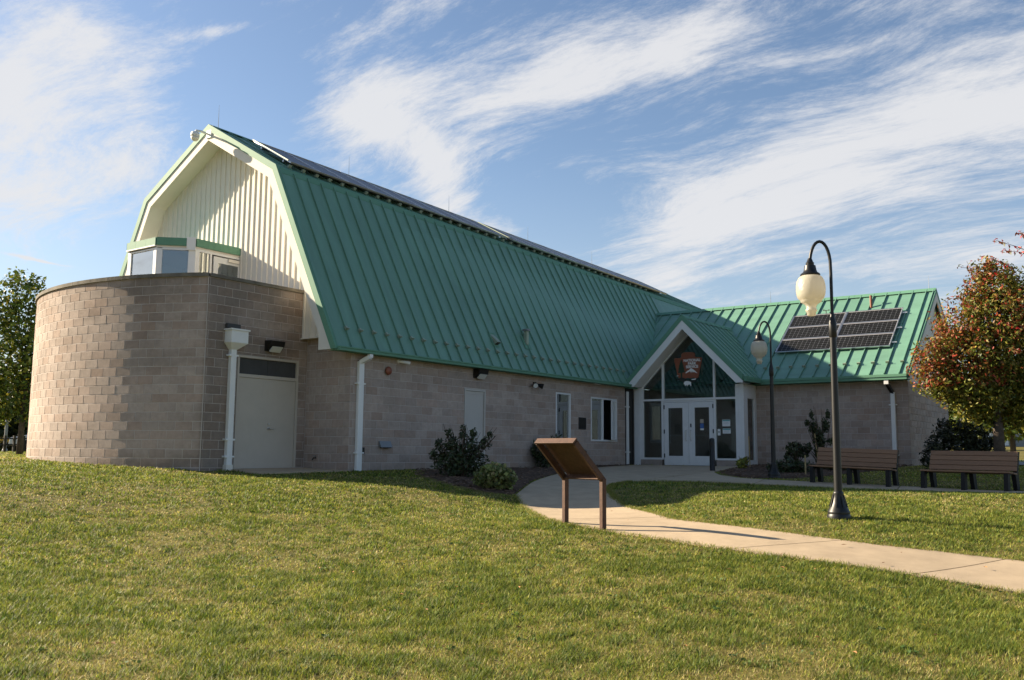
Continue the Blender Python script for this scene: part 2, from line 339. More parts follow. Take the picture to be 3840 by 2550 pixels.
# ---------------------------------------------------------------- terrain
CTRL = np.array([[-3.14,1.54,0.02],[-2.3,1.4,0.03],[-0.3,1.4,0.05],[-0.22,0.0,0.01],[1.78,0.0,0.04],[6.04,0.0,0.04],[9.5,0.0,0.08],[12.8,-0.1,0.1],[13.4,-2.0,0.11],[13.4,-4.0,0.11],[14.5,-5.0,0.17],[14.5,-9.0,0.2],[16.0,-9.5,0.2],[-2.54,-0.69,-0.1],[-2.31,-1.53,-0.12],[-2.05,-2.5,-0.16],[-1.73,-3.68,-0.24],[-1.5,-4.54,-0.36],[-1.43,-4.81,-0.35],[-1.15,-5.83,-0.54],[-0.65,-7.71,-0.5],[1.54,-8.67,-0.25],[2.15,-10.38,-0.23],[2.52,-11.44,-0.21],[2.94,-12.62,-0.21],[3.27,-13.54,-0.21],[-3.69,7.95,0.25],[-4.17,5.87,0.19],[-4.15,4.18,0.14],[-3.85,2.98,0.1],[-3.51,2.21,0.08],[-1.82,-11.82,-0.44],[-3.99,-8.49,-0.57],[-4.18,-9.24,-0.62],[5.67,-8.96,-0.26],[6.55,-11.86,-0.29],[8.26,-7.07,-0.1],[4.18,-13.41,-0.24],[-2.26,-14.25,-0.66],[-4.85,-14.58,-0.92],[-5.51,-12.52,-0.76],[-10.26,-12.1,-1.04],[-12.06,-9.64,-1.07],[-8.29,-14.81,-1.02],[-8.4,-10.74,-0.93],[-10.66,-7.13,-1.01],[-8.27,-6.5,-0.87],[-9.08,-2.88,-0.7],[-15.8,-16.1,-1.2],[-18.0,-20.0,-1.3],[-22.0,-8.0,-0.95],[-9.0,-24.0,-1.1],[-12.0,9.0,0.2],[-8.0,4.0,0.1],[-4.0,14.0,0.25],[0.0,18.0,0.25],[10.0,-14.0,-0.1],[17.0,-14.0,0.1],[6.0,-19.0,-0.4],[22.0,-12.0,0.2],[-30.0,0.0,-0.6],[-20.0,20.0,0.2],[20.0,-22.0,0.1],[-10.0,-40.0,-1.2]])
def _tps():
    C = CTRL; n = len(C); d = np.hypot(C[:,None,0]-C[None,:,0], C[:,None,1]-C[None,:,1])
    K = np.where(d > 0, d*d*np.log(d+1e-12), 0)+.05*np.eye(n); P = np.c_[np.ones(n), C[:,:2]]
    return np.linalg.solve(np.block([[K, P],[P.T, np.zeros((3,3))]]), np.r_[C[:,2],0,0,0])
TW = _tps()
def ground(x, y):
    x = np.asarray(x, float); y = np.asarray(y, float); sh = x.shape; x = x.ravel(); y = y.ravel(); out = np.empty(len(x))
    for i in range(0, len(x), 20000):
        a, b = x[i:i+20000], y[i:i+20000]
        d2 = (a[:,None]-CTRL[:,0])**2+(b[:,None]-CTRL[:,1])**2+1e-12
        z = (.5*d2*np.log(d2))@TW[:-3]+TW[-3]+TW[-2]*a+TW[-1]*b
        r = np.hypot(a-2, b+2); t = np.clip((r-24)/22, 0, 1); t = t*t*(3-2*t)
        out[i:i+20000] = np.clip(z, -1.6, 1.0)*(1-t)+t*far_ground(a, b)
    return out.reshape(sh)
def far_ground(a, b):
    # level ground round the building, sinking behind the photographer, a bank rising beyond the car park
    z = np.full(len(a), .24); k = np.clip((-(a+16)*math.cos(YAW)-(b+16)*math.sin(YAW))/30, 0, 1); z = z-1.5*k
    f = (a+15.8)*math.cos(YAW)+(b+16.1)*math.sin(YAW)
    r = (a+15.8)*math.sin(YAW)-(b+16.1)*math.cos(YAW)
    up = np.clip((f-58)/90, 0, 1.6)*np.clip((r-8)/14, 0, 1); return z+2.6*up
def gz(x, y): return float(ground(np.array([x]), np.array([y]))[0])
def resample(pts, n):
    pts = np.array(pts, float); s = np.r_[0, np.cumsum(np.hypot(*np.diff(pts, axis=0).T))]; t = np.linspace(0, s[-1], n)
    return np.c_[np.interp(t, s, pts[:,0]), np.interp(t, s, pts[:,1])]
def inside(poly, x, y):
    poly = np.array(poly); res = np.zeros(len(x), bool); j = len(poly)-1
    for i in range(len(poly)):
        xi, yi = poly[i]; xj, yj = poly[j]
        c = ((yi > y) != (yj > y)) & (x < (xj-xi)*(y-yi)/(yj-yi+1e-12)+xi); res ^= c; j = i
    return res
PATH_LOW = [(-.43,-5.0),(-1.31,-5.79),(-2.6,-6.95),(-3.54,-7.76),(-4.01,-8.5),(-4.25,-9.32),(-4.52,-10.12),(-4.83,-10.96),(-5.0,-11.6),(-5.06,-12.37),(-4.98,-13.2),(-4.92,-13.96),(-4.92,-14.8),(-5.1,-16.5),(-5.5,-19)]
PATH_UP = [(.4,-6.83),(-.4,-7.45),(-1.3,-8.25),(-2.1,-8.99),(-2.77,-9.6),(-3.06,-10.4),(-3.3,-11.28),(-3.48,-12.01),(-3.5,-12.82),(-3.36,-13.5),(-3.2,-14.37),(-3.2,-16.2),(-3.6,-19)]
APRON_LOW = [(-.43,-5.0),(1.75,-3.9),(5.1,-2.5),(7.46,-1.6),(9.67,-1.13),(12.99,-.35)]
APRON_UP = [(.4,-6.83),(1.72,-5.86),(2.68,-5.42),(3.78,-5.25),(6.5,-5.0),(9.43,-4.92),(13.22,-4.1)]
WALK_A = [(3.78,-5.25),(4.57,-5.65),(5.2,-6.46),(5.4,-7.56),(5.69,-8.95),(5.85,-10.3),(5.7,-11.5),(5.4,-13.25),(5.0,-16),(4.7,-20)]
WALK_B = [(9.2,-4.93),(7.9,-5.7),(7.2,-6.6),(7.3,-7.5),(7.45,-8.5),(7.55,-9.9),(7.47,-10.9),(6.95,-13.04),(6.5,-16),(6.1,-20)]
def strip(low, up, n, across=6): a, b = resample(low, n), resample(up, n); t = np.linspace(0, 1, across+1)[None,:,None]; return a[:,None]*(1-t)+b[:,None]*t
def slab(name, grid, parent, dz=.022, skirt=.07):
    n, k, _ = grid.shape; z = ground(grid[...,0], grid[...,1])+dz; V = [(grid[i,j,0], grid[i,j,1], z[i,j]) for i in range(n) for j in range(k)]
    g = G(); idx = lambda i, j: i*k+j
    F = [(idx(i,j), idx(i,j+1), idx(i+1,j+1), idx(i+1,j)) for i in range(n-1) for j in range(k-1)]
    a, b, c = (Vector(V[i]) for i in F[0][:3])
    if (b-a).cross(c-a).z < 0: F = [f[::-1] for f in F]
    rim = [(0,j) for j in range(k)]+[(i,k-1) for i in range(1,n)]+[(n-1,j) for j in range(k-2,-1,-1)]+[(i,0) for i in range(n-2,0,-1)]
    base = len(V); V += [(V[idx(*q)][0], V[idx(*q)][1], V[idx(*q)][2]-skirt) for q in rim]
    F += [(idx(*rim[i]), base+i, base+(i+1)%len(rim), idx(*rim[(i+1)%len(rim)])) for i in range(len(rim))]
    g.add(V, F); return g.build(name, M['concrete'], parent)
def ground_mat():
    m = mat('lawn_soil', (.13,.118,.04), .95, var=.35, vscale=1.1, spec=.1); nt = m.node_tree; N, L = nt.nodes, nt.links; b = N['Principled BSDF']
    src = b.inputs['Base Color'].links[0].from_socket
    nz = N.new('ShaderNodeTexNoise'); nz.inputs['Scale'].default_value = 26; nz.inputs['Detail'].default_value = 8; nz.inputs['Roughness'].default_value = .75
    g = N.new('ShaderNodeNewGeometry'); L.new(g.outputs['Position'], nz.inputs[0])
    r = N.new('ShaderNodeValToRGB'); r.color_ramp.elements[0].position = .3; r.color_ramp.elements[0].color = (.35,.4,.3,1); r.color_ramp.elements[1].position = .72; r.color_ramp.elements[1].color = (1.7,1.6,1.5,1)
    L.new(nz.outputs[0], r.inputs[0]); mx = N.new('ShaderNodeMix'); mx.data_type = 'RGBA'; mx.blend_type = 'MULTIPLY'; mx.inputs['Factor'].default_value = 1
    L.new(src, mx.inputs['A']); L.new(r.outputs[0], mx.inputs['B']); L.new(mx.outputs['Result'], b.inputs['Base Color']); return m
M['lawn'] = ground_mat()
def build_ground():
    # fine grid near, coarse to the horizon
    ax = np.r_[-1400,-700,-350,-200,-130,-90,-66,-52,-42,-36,np.arange(-32,32.01,.5),36,42,52,66,90,130,200,350,700,1400]
    X, Y = np.meshgrid(ax, ax, indexing='ij'); Z = ground(X, Y); n = len(ax)
    V = np.c_[X.ravel(), Y.ravel(), Z.ravel()]; I = (np.arange(n-1)[:,None]*n+np.arange(n-1)[None,:]).ravel()
    F = np.c_[I, I+n, I+n+1, I+1]
    me = bpy.data.meshes.new('lawn_ground'); me.from_pydata(V.tolist(), [], F.tolist()); me.materials.append(M['lawn'])
    me.polygons.foreach_set('use_smooth', [True]*len(F)); o = bpy.data.objects.new('lawn_ground', me); COL.objects.link(o); o['kind'] = 'structure'
build_ground()
def build_paths():
    p = bpy.data.objects.new('footpath', None); COL.objects.link(p); p['kind'] = 'structure'
    g = strip(PATH_LOW, PATH_UP, 61); cuts = [0, 17, 31, 39, 48, 60]
    for a, b in zip(cuts[:-1], cuts[1:]):
        s = g[a:b+1].copy()
        if b < 60: s[-1] = s[-2]+(s[-1]-s[-2])*.90
        slab('paving_slab', s, p)
    g = strip(APRON_LOW, APRON_UP, 31, 10)
    for a, b in ((0, 12), (12, 22), (22, 30)):
        s = g[a:b+1].copy(); s[-1] = s[-2]+(s[-1]-s[-2])*.94; slab('paving_slab', s, p)
    g = strip(WALK_A, WALK_B, 41)
    for a in range(0, 40, 8):
        s = g[a:a+9].copy(); s[-1] = s[-2]+(s[-1]-s[-2])*.93; slab('paving_slab', s, p, dz=.024 if a == 0 else .022)
    s = strip([(-2.45,1.54),(-2.45,.45)], [(-.2,1.54),(-.2,-.1)], 5); slab('door_pad', s, p, dz=.03)
build_paths()
MULCH_A = [(-.95,-4.5),(-.5,-4.98),(1.7,-3.86),(5.05,-2.45),(7.4,-1.55),(9.6,-1.08),(12.9,-.3),(12.9,.02),(2.2,.02),(.3,-1.6),(-.7,-3.3)]
MULCH_B = [(13.25,-4.2),(9.5,-4.97),(8.05,-5.75),(7.5,-6.6),(7.9,-7.5),(9.2,-8.0),(12,-8.9),(14.62,-9.1),(14.62,-4.15)]
def patch(name, poly, matl, dz, step=.3):
    poly = np.array(poly); c = poly.mean(0); rings = [c+(poly-c)*t for t in np.linspace(1, 0.0, 9)]
    pts = [resample(np.r_[r, r[:1]], 49)[:-1] for r in rings[:-1]]
    V = []; F = []
    for k, r in enumerate(pts):
        z = ground(r[:,0], r[:,1])+dz*min(1, k*.7)-(.03 if k == 0 else 0)+rng.uniform(-.008,.012,48)
        V += [(r[i,0], r[i,1], z[i]) for i in range(48)]
    V.append((c[0], c[1], gz(*c)+dz)); n = len(pts)
    for k in range(n-1): F += [(k*48+i, k*48+(i+1)%48, (k+1)*48+(i+1)%48, (k+1)*48+i) for i in range(48)]
    F += [((n-1)*48+i, (n-1)*48+(i+1)%48, len(V)-1) for i in range(48)]
    g = G(); g.add(V, F); o = g.build(name, matl, smooth=True); o['kind'] = 'structure'; return o
patch('mulch_bed', MULCH_A, M['mulch'], .035); patch('mulch_bed', MULCH_B, M['mulch'], .035)
def chips(poly, n):
    poly = np.array(poly); lo, hi = poly.min(0), poly.max(0); x = rng.uniform(lo[0], hi[0], n); y = rng.uniform(lo[1], hi[1], n); k = inside(poly, x, y); x, y = x[k], y[k]; z = ground(x, y)+.035
    g = G()
    for a, b, c in zip(x, y, z):
        t = rng.uniform(0, PI); l, w = rng.uniform(.02,.06), rng.uniform(.008,.02)
        g.obb((a, b, c), (l*math.cos(t), l*math.sin(t), rng.uniform(-.01,.01)), (-w*math.sin(t), w*math.cos(t), rng.uniform(-.005,.005)), (0,0,.005))
    return g
gc = chips(MULCH_A, 2600); g2 = chips(MULCH_B, 2600); gc.add(g2.v, g2.f); o = gc.build('mulch_chips', M['chip'], kind='stuff')

# ---------------------------------------------------------------- the building
B = empty('visitor_centre', (0,0,0), 'barn-shaped block visitor centre with green metal gambrel roof and round walled bay', 'building')
XG, YA, XF, XS = -.22, 1.545, -.92, -.42             # gable wall, flank of the round bay, rake front
ZR0, ZB0 = 9.22, 7.60                      # ridge and break at the near gable
XEND = 26.5
def z_ridge(x): return ZR0-.0265*(x-XF)
def z_break(x): return ZB0-.0185*(x-XF)
YR, YB, YE, ZE = 4.99, 2.16, -.20, 2.86    # ridge, break, eave

# ---- masonry: rectangles minus openings, laid as blocks
def cut(rects, op):
    out = []
    for a0, a1, z0, z1 in rects:
        b0, b1, c0, c1 = op
        if a1 <= b0 or a0 >= b1 or z1 <= c0 or z0 >= c1: out.append((a0,a1,z0,z1)); continue
        if a0 < b0: out.append((a0, b0, z0, z1))
        if a1 > b1: out.append((b1, a1, z0, z1))
        m0, m1 = max(a0,b0), min(a1,b1)
        if z0 < c0: out.append((m0, m1, z0, c0))
        if z1 > c1: out.append((m0, m1, c1, z1))
    return out
BLK = []          # (matrix, w, h, style)
def lay(u0, u1, z0, z1, zoff, uoff, place, style, openings=(), BW=.4064, BH=.2032):
    n0 = math.floor((z0-zoff)/BH); n1 = math.ceil((z1-zoff)/BH)
    for n in range(n0, n1):
        r0, r1 = max(zoff+n*BH, z0), min(zoff+(n+1)*BH, z1)
        off = uoff+(BW/2 if n % 2 else 0); k0 = math.floor((u0-off)/BW); k1 = math.ceil((u1-off)/BW)
        for k in range(k0, k1):
            rs = [(max(off+k*BW, u0), min(off+(k+1)*BW, u1), r0, r1)]
            for op in openings: rs = cut(rs, op)
            for a0, a1, c0, c1 in rs:
                if a1-a0 > .035 and c1-c0 > .03: BLK.append((place((a0+a1)/2, (c0+c1)/2), a1-a0-.011, c1-c0-.011, style))
def frame_at(o, u, n):                      # block frame: x along the wall, y outwards, z up
    return Matrix(((u[0], n[0], 0, o[0]),(u[1], n[1], 0, o[1]),(0, 0, 1, o[2]),(0,0,0,1)))
OUT = .0055
ops_long = [(4.05,5.0,-.2,2.23),(8.57,9.43,.88,2.39),(10.66,12.39,.9,2.36)]
lay(XG, 12.95, -.45, 2.79, .018, .085+.0, lambda u, z: frame_at((u, -OUT, z), (1,0), (0,-1)), 'plain', ops_long)
ops_bay = [(-2.30,-.48,-.2,2.67)]
lay(-3.155, XG-.0, -.45, 4.34, -.11, -3.32+.0, lambda u, z: frame_at((u, YA-OUT, z), (1,0), (0,-1)), 'bay', ops_bay)
lay(0.0, YA-.006, -.45, 3.22, .018, .0, lambda u, z: frame_at((XG-OUT, u, z), (0,-1), (-1,0)), 'plain')
XW = 14.6
lay(-9.0, -4.13, -.3, 2.80, .0, -5.05, lambda u, z: frame_at((XW-OUT, u, z), (0,-1), (-1,0)), 'plain', (), .397, .1985)
lay(XW, 20.2, -.3, 2.80, .0, 14.6, lambda u, z: frame_at((u, -9.0-OUT, z), (1,0), (0,-1)), 'plain', (), .397, .1985)
# the round bay: flat blocks standing on the chord of the arc
ACX, ACY, AR = 2.98, 5.3, 7.2; A0 = math.asin((YA-ACY)/AR)
def arc(t, r=AR): return (ACX-r*math.cos(t), ACY+r*math.sin(t))
lay(A0*AR+.01, -A0*AR, -.45, 4.34, -.11, A0*AR+.01, lambda u, z: frame_at((*arc(u/AR, AR+OUT-.003), z), (math.sin(u/AR), math.cos(u/AR)), (-math.cos(u/AR), math.sin(u/AR))), 'bay')
_bm = {}
def block_geo(w, h, d=.02, ch=.005):
    a, b = w/2, h/2
    return ([(-a,-d,-b),(a,-d,-b),(a,-d,b),(-a,-d,b),(-a,-ch,-b),(a,-ch,-b),(a,-ch,b),(-a,-ch,b),(-a+ch,0,-b+ch),(a-ch,0,-b+ch),(a-ch,0,b-ch),(-a+ch,0,b-ch)],
            [(0,1,5,4)[::-1],(1,2,6,5)[::-1],(2,3,7,6)[::-1],(3,0,4,7)[::-1],(4,5,9,8)[::-1],(5,6,10,9)[::-1],(6,7,11,10)[::-1],(7,4,8,11)[::-1],(8,9,10,11)[::-1]])
def build_blocks():
    cv = Vector(CAM); score = []
    for i, (mx, w, h, st) in enumerate(BLK):
        p = mx.translation; d = cv-p; n = Vector((mx[0][1], mx[1][1], 0)); c = max(0, n.dot(d.normalized()))
        uv = ((p-cv).dot(RIGHT)/(p-cv).dot(FWD), 0)
        ok = -.56 < uv[0] < .56 and p.z > gz(p.x, p.y)-.05
        score.append((w*h*c/d.length_squared if ok else 0, i))
    score.sort(reverse=True); near = set(i for s, i in score[:300] if s > 0)
    many = {'plain': G(), 'bay': G()}
    for i, (mx, w, h, st) in enumerate(BLK):
        mx = mx @ Matrix.Translation((0, random.uniform(-.0015,.0025), 0))
        if i in near:
            key = (round(w, 2), round(h, 2), st)
            if key not in _bm:
                v, f = block_geo(w, h); me = bpy.data.meshes.new('block'); me.from_pydata(v, [], f); me.materials.append(M['block_bay' if st == 'bay' else 'block']); _bm[key] = me
            o = bpy.data.objects.new('block', _bm[key]); COL.objects.link(o); o.parent = B; o.matrix_basis = mx
        else:
            v, f = block_geo(w, h); many[st].add([mx @ Vector(x) for x in v], f)
    g = G(); mats = [M['block_many'], M['block_bay_many']]
    g.cur = 0; g.add(many['plain'].v, many['plain'].f); g.cur = 1; g.add(many['bay'].v, many['bay'].f)
    g.build('block_courses', mats, B, kind='stuff')
# wall cores (the mortar shows between the blocks)
def core(u0, u1, z0, z1, ops, f):
    rs = [(u0,u1,z0,z1)]
    for op in ops: rs = cut(rs, op)
    g = G()
    for a, b, c, d in rs: g.box(*f(a, b, c, d))
    return g
core(XG+.003, 12.95, -.6, 2.80, ops_long, lambda a,b,c,d: ((a,0,c),(b,.2,d))).build('wall', M['mortar'], B)
core(-3.145, XG, -.6, 4.35, ops_bay, lambda a,b,c,d: ((a,YA,c),(b,YA+.2,d))).build('wall', M['mortar'], B)
box('wall', (XG,.203,-.6), (XG+.2,YA+.5,3.25), M['mortar'], B)
g = G(); g.box((XW,-8.99,-.6),(XW+.2,-.01,2.81)); g.box((XW+.203,-8.99,-.6),(20.2,-8.8,2.81)); g.box((20.0,-8.79,-.6),(20.2,0,2.81)); g.build('wall', M['mortar'], B)
g = G(); g.box((12.953,.003,-.6),(XEND,.2,2.78)); g.box((XEND,.2,-.6),(XEND-.2,9.8,2.78)); g.box((XG,9.8,-.6),(XEND,10.0,2.78)); g.build('wall', M['mortar'], B)
g = G(); n = 40; ts = [A0-A0*2*i/n for i in range(n+1)]
for a, b in zip(ts[:-1], ts[1:]):
    p, q, r, s = arc(a), arc(b), arc(b, AR-.2), arc(a, AR-.2); g.prism([(*s,-.6),(*r,-.6),(*q,-.6),(*p,-.6)], (0,0,4.95))
g.build('wall', M['mortar'], B)
build_blocks()
G().prism([(*arc(A0-A0*2*i/24, AR-.2),3.3) for i in range(25)]+[(XG,9.0,3.3),(XG,YA+.2,3.3)], (0,0,.1)).build('bay_deck', M['cap'], B)
# parapet cap in lengths
def cap_len(a, b, r0, r1, z0, z1):
    p, q, r, s = arc(a, r1), arc(b, r1), arc(b, r0), arc(a, r0); return G().prism([(*s,z0),(*r,z0),(*q,z0),(*p,z0)], (0,0,z1-z0))
cs = [A0-A0*2*i/6 for i in range(7)]
for a, b in zip(cs[:-1], cs[1:]):
    g = G(); m = 6
    for i in range(m):
        t0, t1 = a+(b-a)*i/m, a+(b-a)*(i+1)/m
        if i == 0: t0 += .0008
        if i == m-1: t1 -= .0008
        h = cap_len(t0, t1, AR-.24, AR+.045, 4.345, 4.43); g.add(h.v, h.f)
    g.build('parapet_cap', M['cap'], B)
for a, b in ((-3.14,-1.7),(-1.697,XG-.004)): box('parapet_cap', (a,YA-.045,4.345), (b,YA+.24,4.429), M['cap'], B, bevel=.008)

# ---- roof
roof = G()
def skin(y0, zf0, y1, zf1, x0, x1, t=.04):  # underlying deck of one slope
    v = [(x0,y0,zf0(x0)),(x1,y0,zf0(x1)),(x1,y1,zf1(x1)),(x0,y1,zf1(x0))]; w = [(x,y,z-t) for x, y, z in v]
    roof.add(v+w, [(0,1,2,3),(7,6,5,4),(0,4,5,1),(1,5,6,2),(2,6,7,3),(3,7,4,0)])
ze = lambda x: ZE
D0 = .02
skin(YE, lambda x: ZE-D0, YB, lambda x: z_break(x)-D0, XF, XEND)
skin(YB, lambda x: z_break(x)-D0, YR, lambda x: z_ridge(x)-D0, XF, XEND)
skin(2*YR-YB, lambda x: z_break(x), YR, lambda x: z_ridge(x), XF, XEND)
skin(2*YR-YE, ze, 2*YR-YB, z_break, XF, XEND)
ROOF = roof.build('roof', M['roof'], B)
def pan(name, P0, P1, Q1, Q0, parent, rib=.042, ribw=.022, t=.012, m=None):
    """one standing-seam pan: P0-P1 eave edge, Q0-Q1 upper edge; its seam stands on the P0-Q0 side"""
    P0, P1, Q1, Q0 = map(Vector, (P0, P1, Q1, Q0)); n = (P1-P0).cross(Q0-P0).normalized(); n = n if n.z > 0 else -n
    u = (P1-P0).normalized(); g = G()
    def pl(a, b, c, d, h0, h1):
        g.add([a+n*h0, b+n*h0, c+n*h0, d+n*h0, a+n*h1, b+n*h1, c+n*h1, d+n*h1], [(0,3,2,1),(4,5,6,7),(0,1,5,4),(1,2,6,5),(2,3,7,6),(3,0,4,7)])
    pl(P0+u*.001, P1-u*.001, Q1-u*.001, Q0+u*.001, -t, 0)
    pl(P0+u*.002, P0+u*(ribw+.002), Q0+u*(ribw+.002), Q0+u*.002, .0005, rib)
    return g.build(name, m or M['roof'], parent)
SP = .4575; x = -.87; seams = []
while x < 26: seams.append(x); x += SP
TR = .10                                    # height of the flashing at the break
for i, x in enumerate(seams[:-1]):
    x1 = seams[i+1]
    if x < 19.2:
        f0 = lambda X: ((YE, ZE+.0), (YB-.06, z_break(X)-.06*2.0))
        pan('roof_panel', (x,YE+.0,ZE), (x1,YE,ZE), (x1,YB-.05,z_break(x1)-.10), (x,YB-.05,z_break(x)-.10), ROOF)
    if x < 25.5: pan('upper_roof_panel', (x,YB+.03,z_break(x)+.02), (x1,YB+.03,z_break(x1)+.02), (x1,YR-.02,z_ridge(x1)-.01), (x,YR-.02,z_ridge(x)-.01), ROOF)
# break flashing and ridge cap, in lengths
for a in range(0, 9):
    x0, x1 = XF+.05+a*3.0, min(XF+.05+a*3.0+2.995, XEND)
    z0, z1 = z_break(x0), z_break(x1)
    G().add([(x0,YB-.095,z0-.175),(x1,YB-.095,z1-.175),(x1,YB-.025,z1-.012),(x0,YB-.025,z0-.012),(x0,YB+.07,z0+.052),(x1,YB+.07,z1+.052),(x0,YB-.075,z0-.19),(x1,YB-.075,z1-.19)],
            [(0,1,2,3),(3,2,5,4),(6,7,1,0)]).build('break_flashing', M['trim'], ROOF)
    z0, z1 = z_ridge(x0), z_ridge(x1)
    G().add([(x0,YR-.16,z0-.05),(x1,YR-.16,z1-.05),(x1,YR,z1+.045),(x0,YR,z0+.045),(x1,YR+.16,z1-.05),(x0,YR+.16,z0-.05)], [(0,1,2,3),(3,2,4,5)]).build('ridge_cap', M['trim'], ROOF)
# snow guards
def guard(p, up, parent, s=1.0):
    g = G(); p, up = Vector(p), Vector(up).normalized(); n = Vector((0,-up.z,up.y)) if abs(up.x) < 1e-6 else Vector((-up.z,0,up.x)); n = n if n.z > 0 else -n
    side = up.cross(n); g.obb(p+n*.03*s, side*.028*s, up*.05*s, n*.03*s); g.obb(p+n*.062*s-up*.03*s, side*.05*s, up*.012*s, n*.034*s); return g.build('snow_guard', M['guard'] if 'guard' in M else M['grey'], parent)
M['guard'] = mat('weathered_guard', (.28,.33,.25), .5, .2, var=.15)
SL = Vector((0, YB-YE, ZB0-ZE)).normalized()
for i, x in enumerate(seams):
    if -.5 < x < 13.2: guard((x+.012,.04,3.365), SL, ROOF)
    if -.6 < x < 19: guard((x+.012, YB+.13, z_break(x)+.105), (0,YR-YB,ZR0-ZB0), ROOF, .95)
for i in range(5):
    x = -.64+4.9*i; y = YR; G().tube([(x,y,z_ridge(x)),(x,y,z_ridge(x)+.34),(x,y,z_ridge(x)+.68)], [.012,.009,.004], 6).build('lightning_rod', M['steel'], ROOF)
# gable rake: outer line, then green band and cream fascia
def off_profile(d):
    """gambrel outline moved inwards by d (plumb cut at the eave)"""
    s1 = Vector((YB-YE, ZB0-ZE)).normalized(); s2 = Vector((YR-YB, ZR0-ZB0)).normalized(); n1 = Vector((s1.y,-s1.x)); n2 = Vector((s2.y,-s2.x))
    p1 = Vector((YE,ZE))+n1*d; p2 = Vector((YR,ZR0))+n2*d
    def meet(p, s, q, t):
        k = ((q-p).x*t.y-(q-p).y*t.x)/(s.x*t.y-s.y*t.x); return p+s*k
    b = meet(p1, s1, p2, s2); e = p1+s1*((2.83-p1.y)/s1.y); r = p2+s2*((YR-p2.x)/s2.x)
    return [(e.x,e.y),(b.x,b.y),(r.x,r.y)]
def band(d0, d1, x0, x1, name, matl):
    a, b = off_profile(d0), off_profile(d1)
    for sgn in (1, -1):
        for i in range(2):
            q = [a[i], a[i+1], b[i+1], b[i]]
            if sgn < 0: q = [(2*YR-y, z) for y, z in q]
            poly = [(x0, y, z) for y, z in q]
            g = G().prism(poly, (x1-x0, 0, 0)); o = g.build(name, matl, ROOF)
            bm_fix(o)
import bmesh
def bm_fix(o):
    bm = bmesh.new(); bm.from_mesh(o.data); bmesh.ops.recalc_face_normals(bm, faces=bm.faces); bm.to_mesh(o.data); bm.free()
band(-.035, .125, XF-.035, XF+.05, 'rake_trim', M['trim']); band(.126, .355, XF-.012, XF+.03, 'fascia', M['cream'])
for sg in (1, -1):
    e = off_profile(.355)[0][0]; q = [(e,2.831),(.37,2.831),(.37,2.831+(.37-e)*2.0)]; q = q if sg > 0 else [(2*YR-a, b) for a, b in q]
    o = G().prism([(XF-.011,a,b) for a, b in q], (.04,0,0)).build('fascia', M['cream'], ROOF); bm_fix(o)
g = G(); pr = off_profile(.335)
for sgn in (1, -1):
    q = pr if sgn > 0 else [(2*YR-y, z) for y, z in pr]
    for i in range(2):
        (y0,z0),(y1,z1) = q[i], q[i+1]; g.add([(XF+.03,y0,z0),(XG+.1,y0,z0),(XG+.1,y1,z1),(XF+.03,y1,z1),(XF+.03,y0,z0+.02),(XG+.1,y0,z0+.02),(XG+.1,y1,z1+.02),(XF+.03,y1,z1+.02)], [(0,1,2,3),(7,6,5,4),(0,4,5,1),(2,6,7,3)])
    ye, yo = q[0][0], (YE if sgn > 0 else 2*YR-YE)
    g.add([(XF+.03,yo,2.833),(XG,yo,2.833),(XG,ye,2.833),(XF+.03,ye,2.833)], [(0,1,2,3)])
o = g.build('soffit', M['cream'], ROOF); bm_fix(o)
# gable siding with battens
gp = off_profile(.30); poly = [(XG,1.0 if False else gp[0][0],3.225)]
zs = 3.225
def gable_y(z):                            # right-hand limit of the siding at height z
    (y0,z0),(y1,z1),(y2,z2) = gp
    return y0+(y1-y0)*(z-z0)/(z1-z0) if z < z1 else y1+(y2-y1)*(z-z1)/(z2-z1)
def gable_top(y):
    y = min(y, 2*YR-y); (y0,z0),(y1,z1),(y2,z2) = gp
    return z0+(z1-z0)*(y-y0)/(y1-y0) if y < y1 else z1+(z2-z1)*(y-y1)/(y2-y1)
ya = gable_y(zs); poly = [(XS,ya,zs),(XS,2*YR-ya,zs),(XS,2*YR-gp[1][0],gp[1][1]),(XS,YR,gp[2][1]),(XS,gp[1][0],gp[1][1])]
SID = G().prism(poly, (.25,0,0)).build('gable_siding', M['cream'], B); bm_fix(SID)
y = .62
while y < 2*YR-.6:
    t = gable_top(y)-.02; z0 = 3.23
    if t-z0 > .15: G().add([(XS-.001,y-.024,z0),(XS-.001,y+.024,z0),(XS-.024,y+.016,z0),(XS-.024,y-.016,z0),(XS-.001,y-.024,t),(XS-.001,y+.024,t),(XS-.024,y+.016,t),(XS-.024,y-.016,t)], [(0,1,5,4)[::-1],(1,2,6,5)[::-1],(2,3,7,6)[::-1],(3,0,4,7)[::-1],(4,5,6,7)[::-1],(0,1,2,3)]).build('batten', M['cream'], SID)
    y += .2125
box('siding_drip', (XS-.045,.36,3.205), (XS,YA-.01,3.226), M['cream'], SID)
# gutter of the long eave, in two lips
box('gutter', (XF+.02,YE-.12,2.795), (12.86,YE-.005,2.86), M['trim'], B, bevel=.006)
box('gutter_lip', (XF+.02,YE-.135,2.861), (12.86,YE-.012,2.895), M['trim'], B, bevel=.004)
box('eave_soffit', (XF+.02,YE+.0,2.80), (12.86,-.012,2.825), M['trim'], B)
box('eave_closure', (12.865,YE-.02,2.775), (13.49,.19,2.84), M['trim'], B)  # added filler, blocks light leaking between gutter end and porch
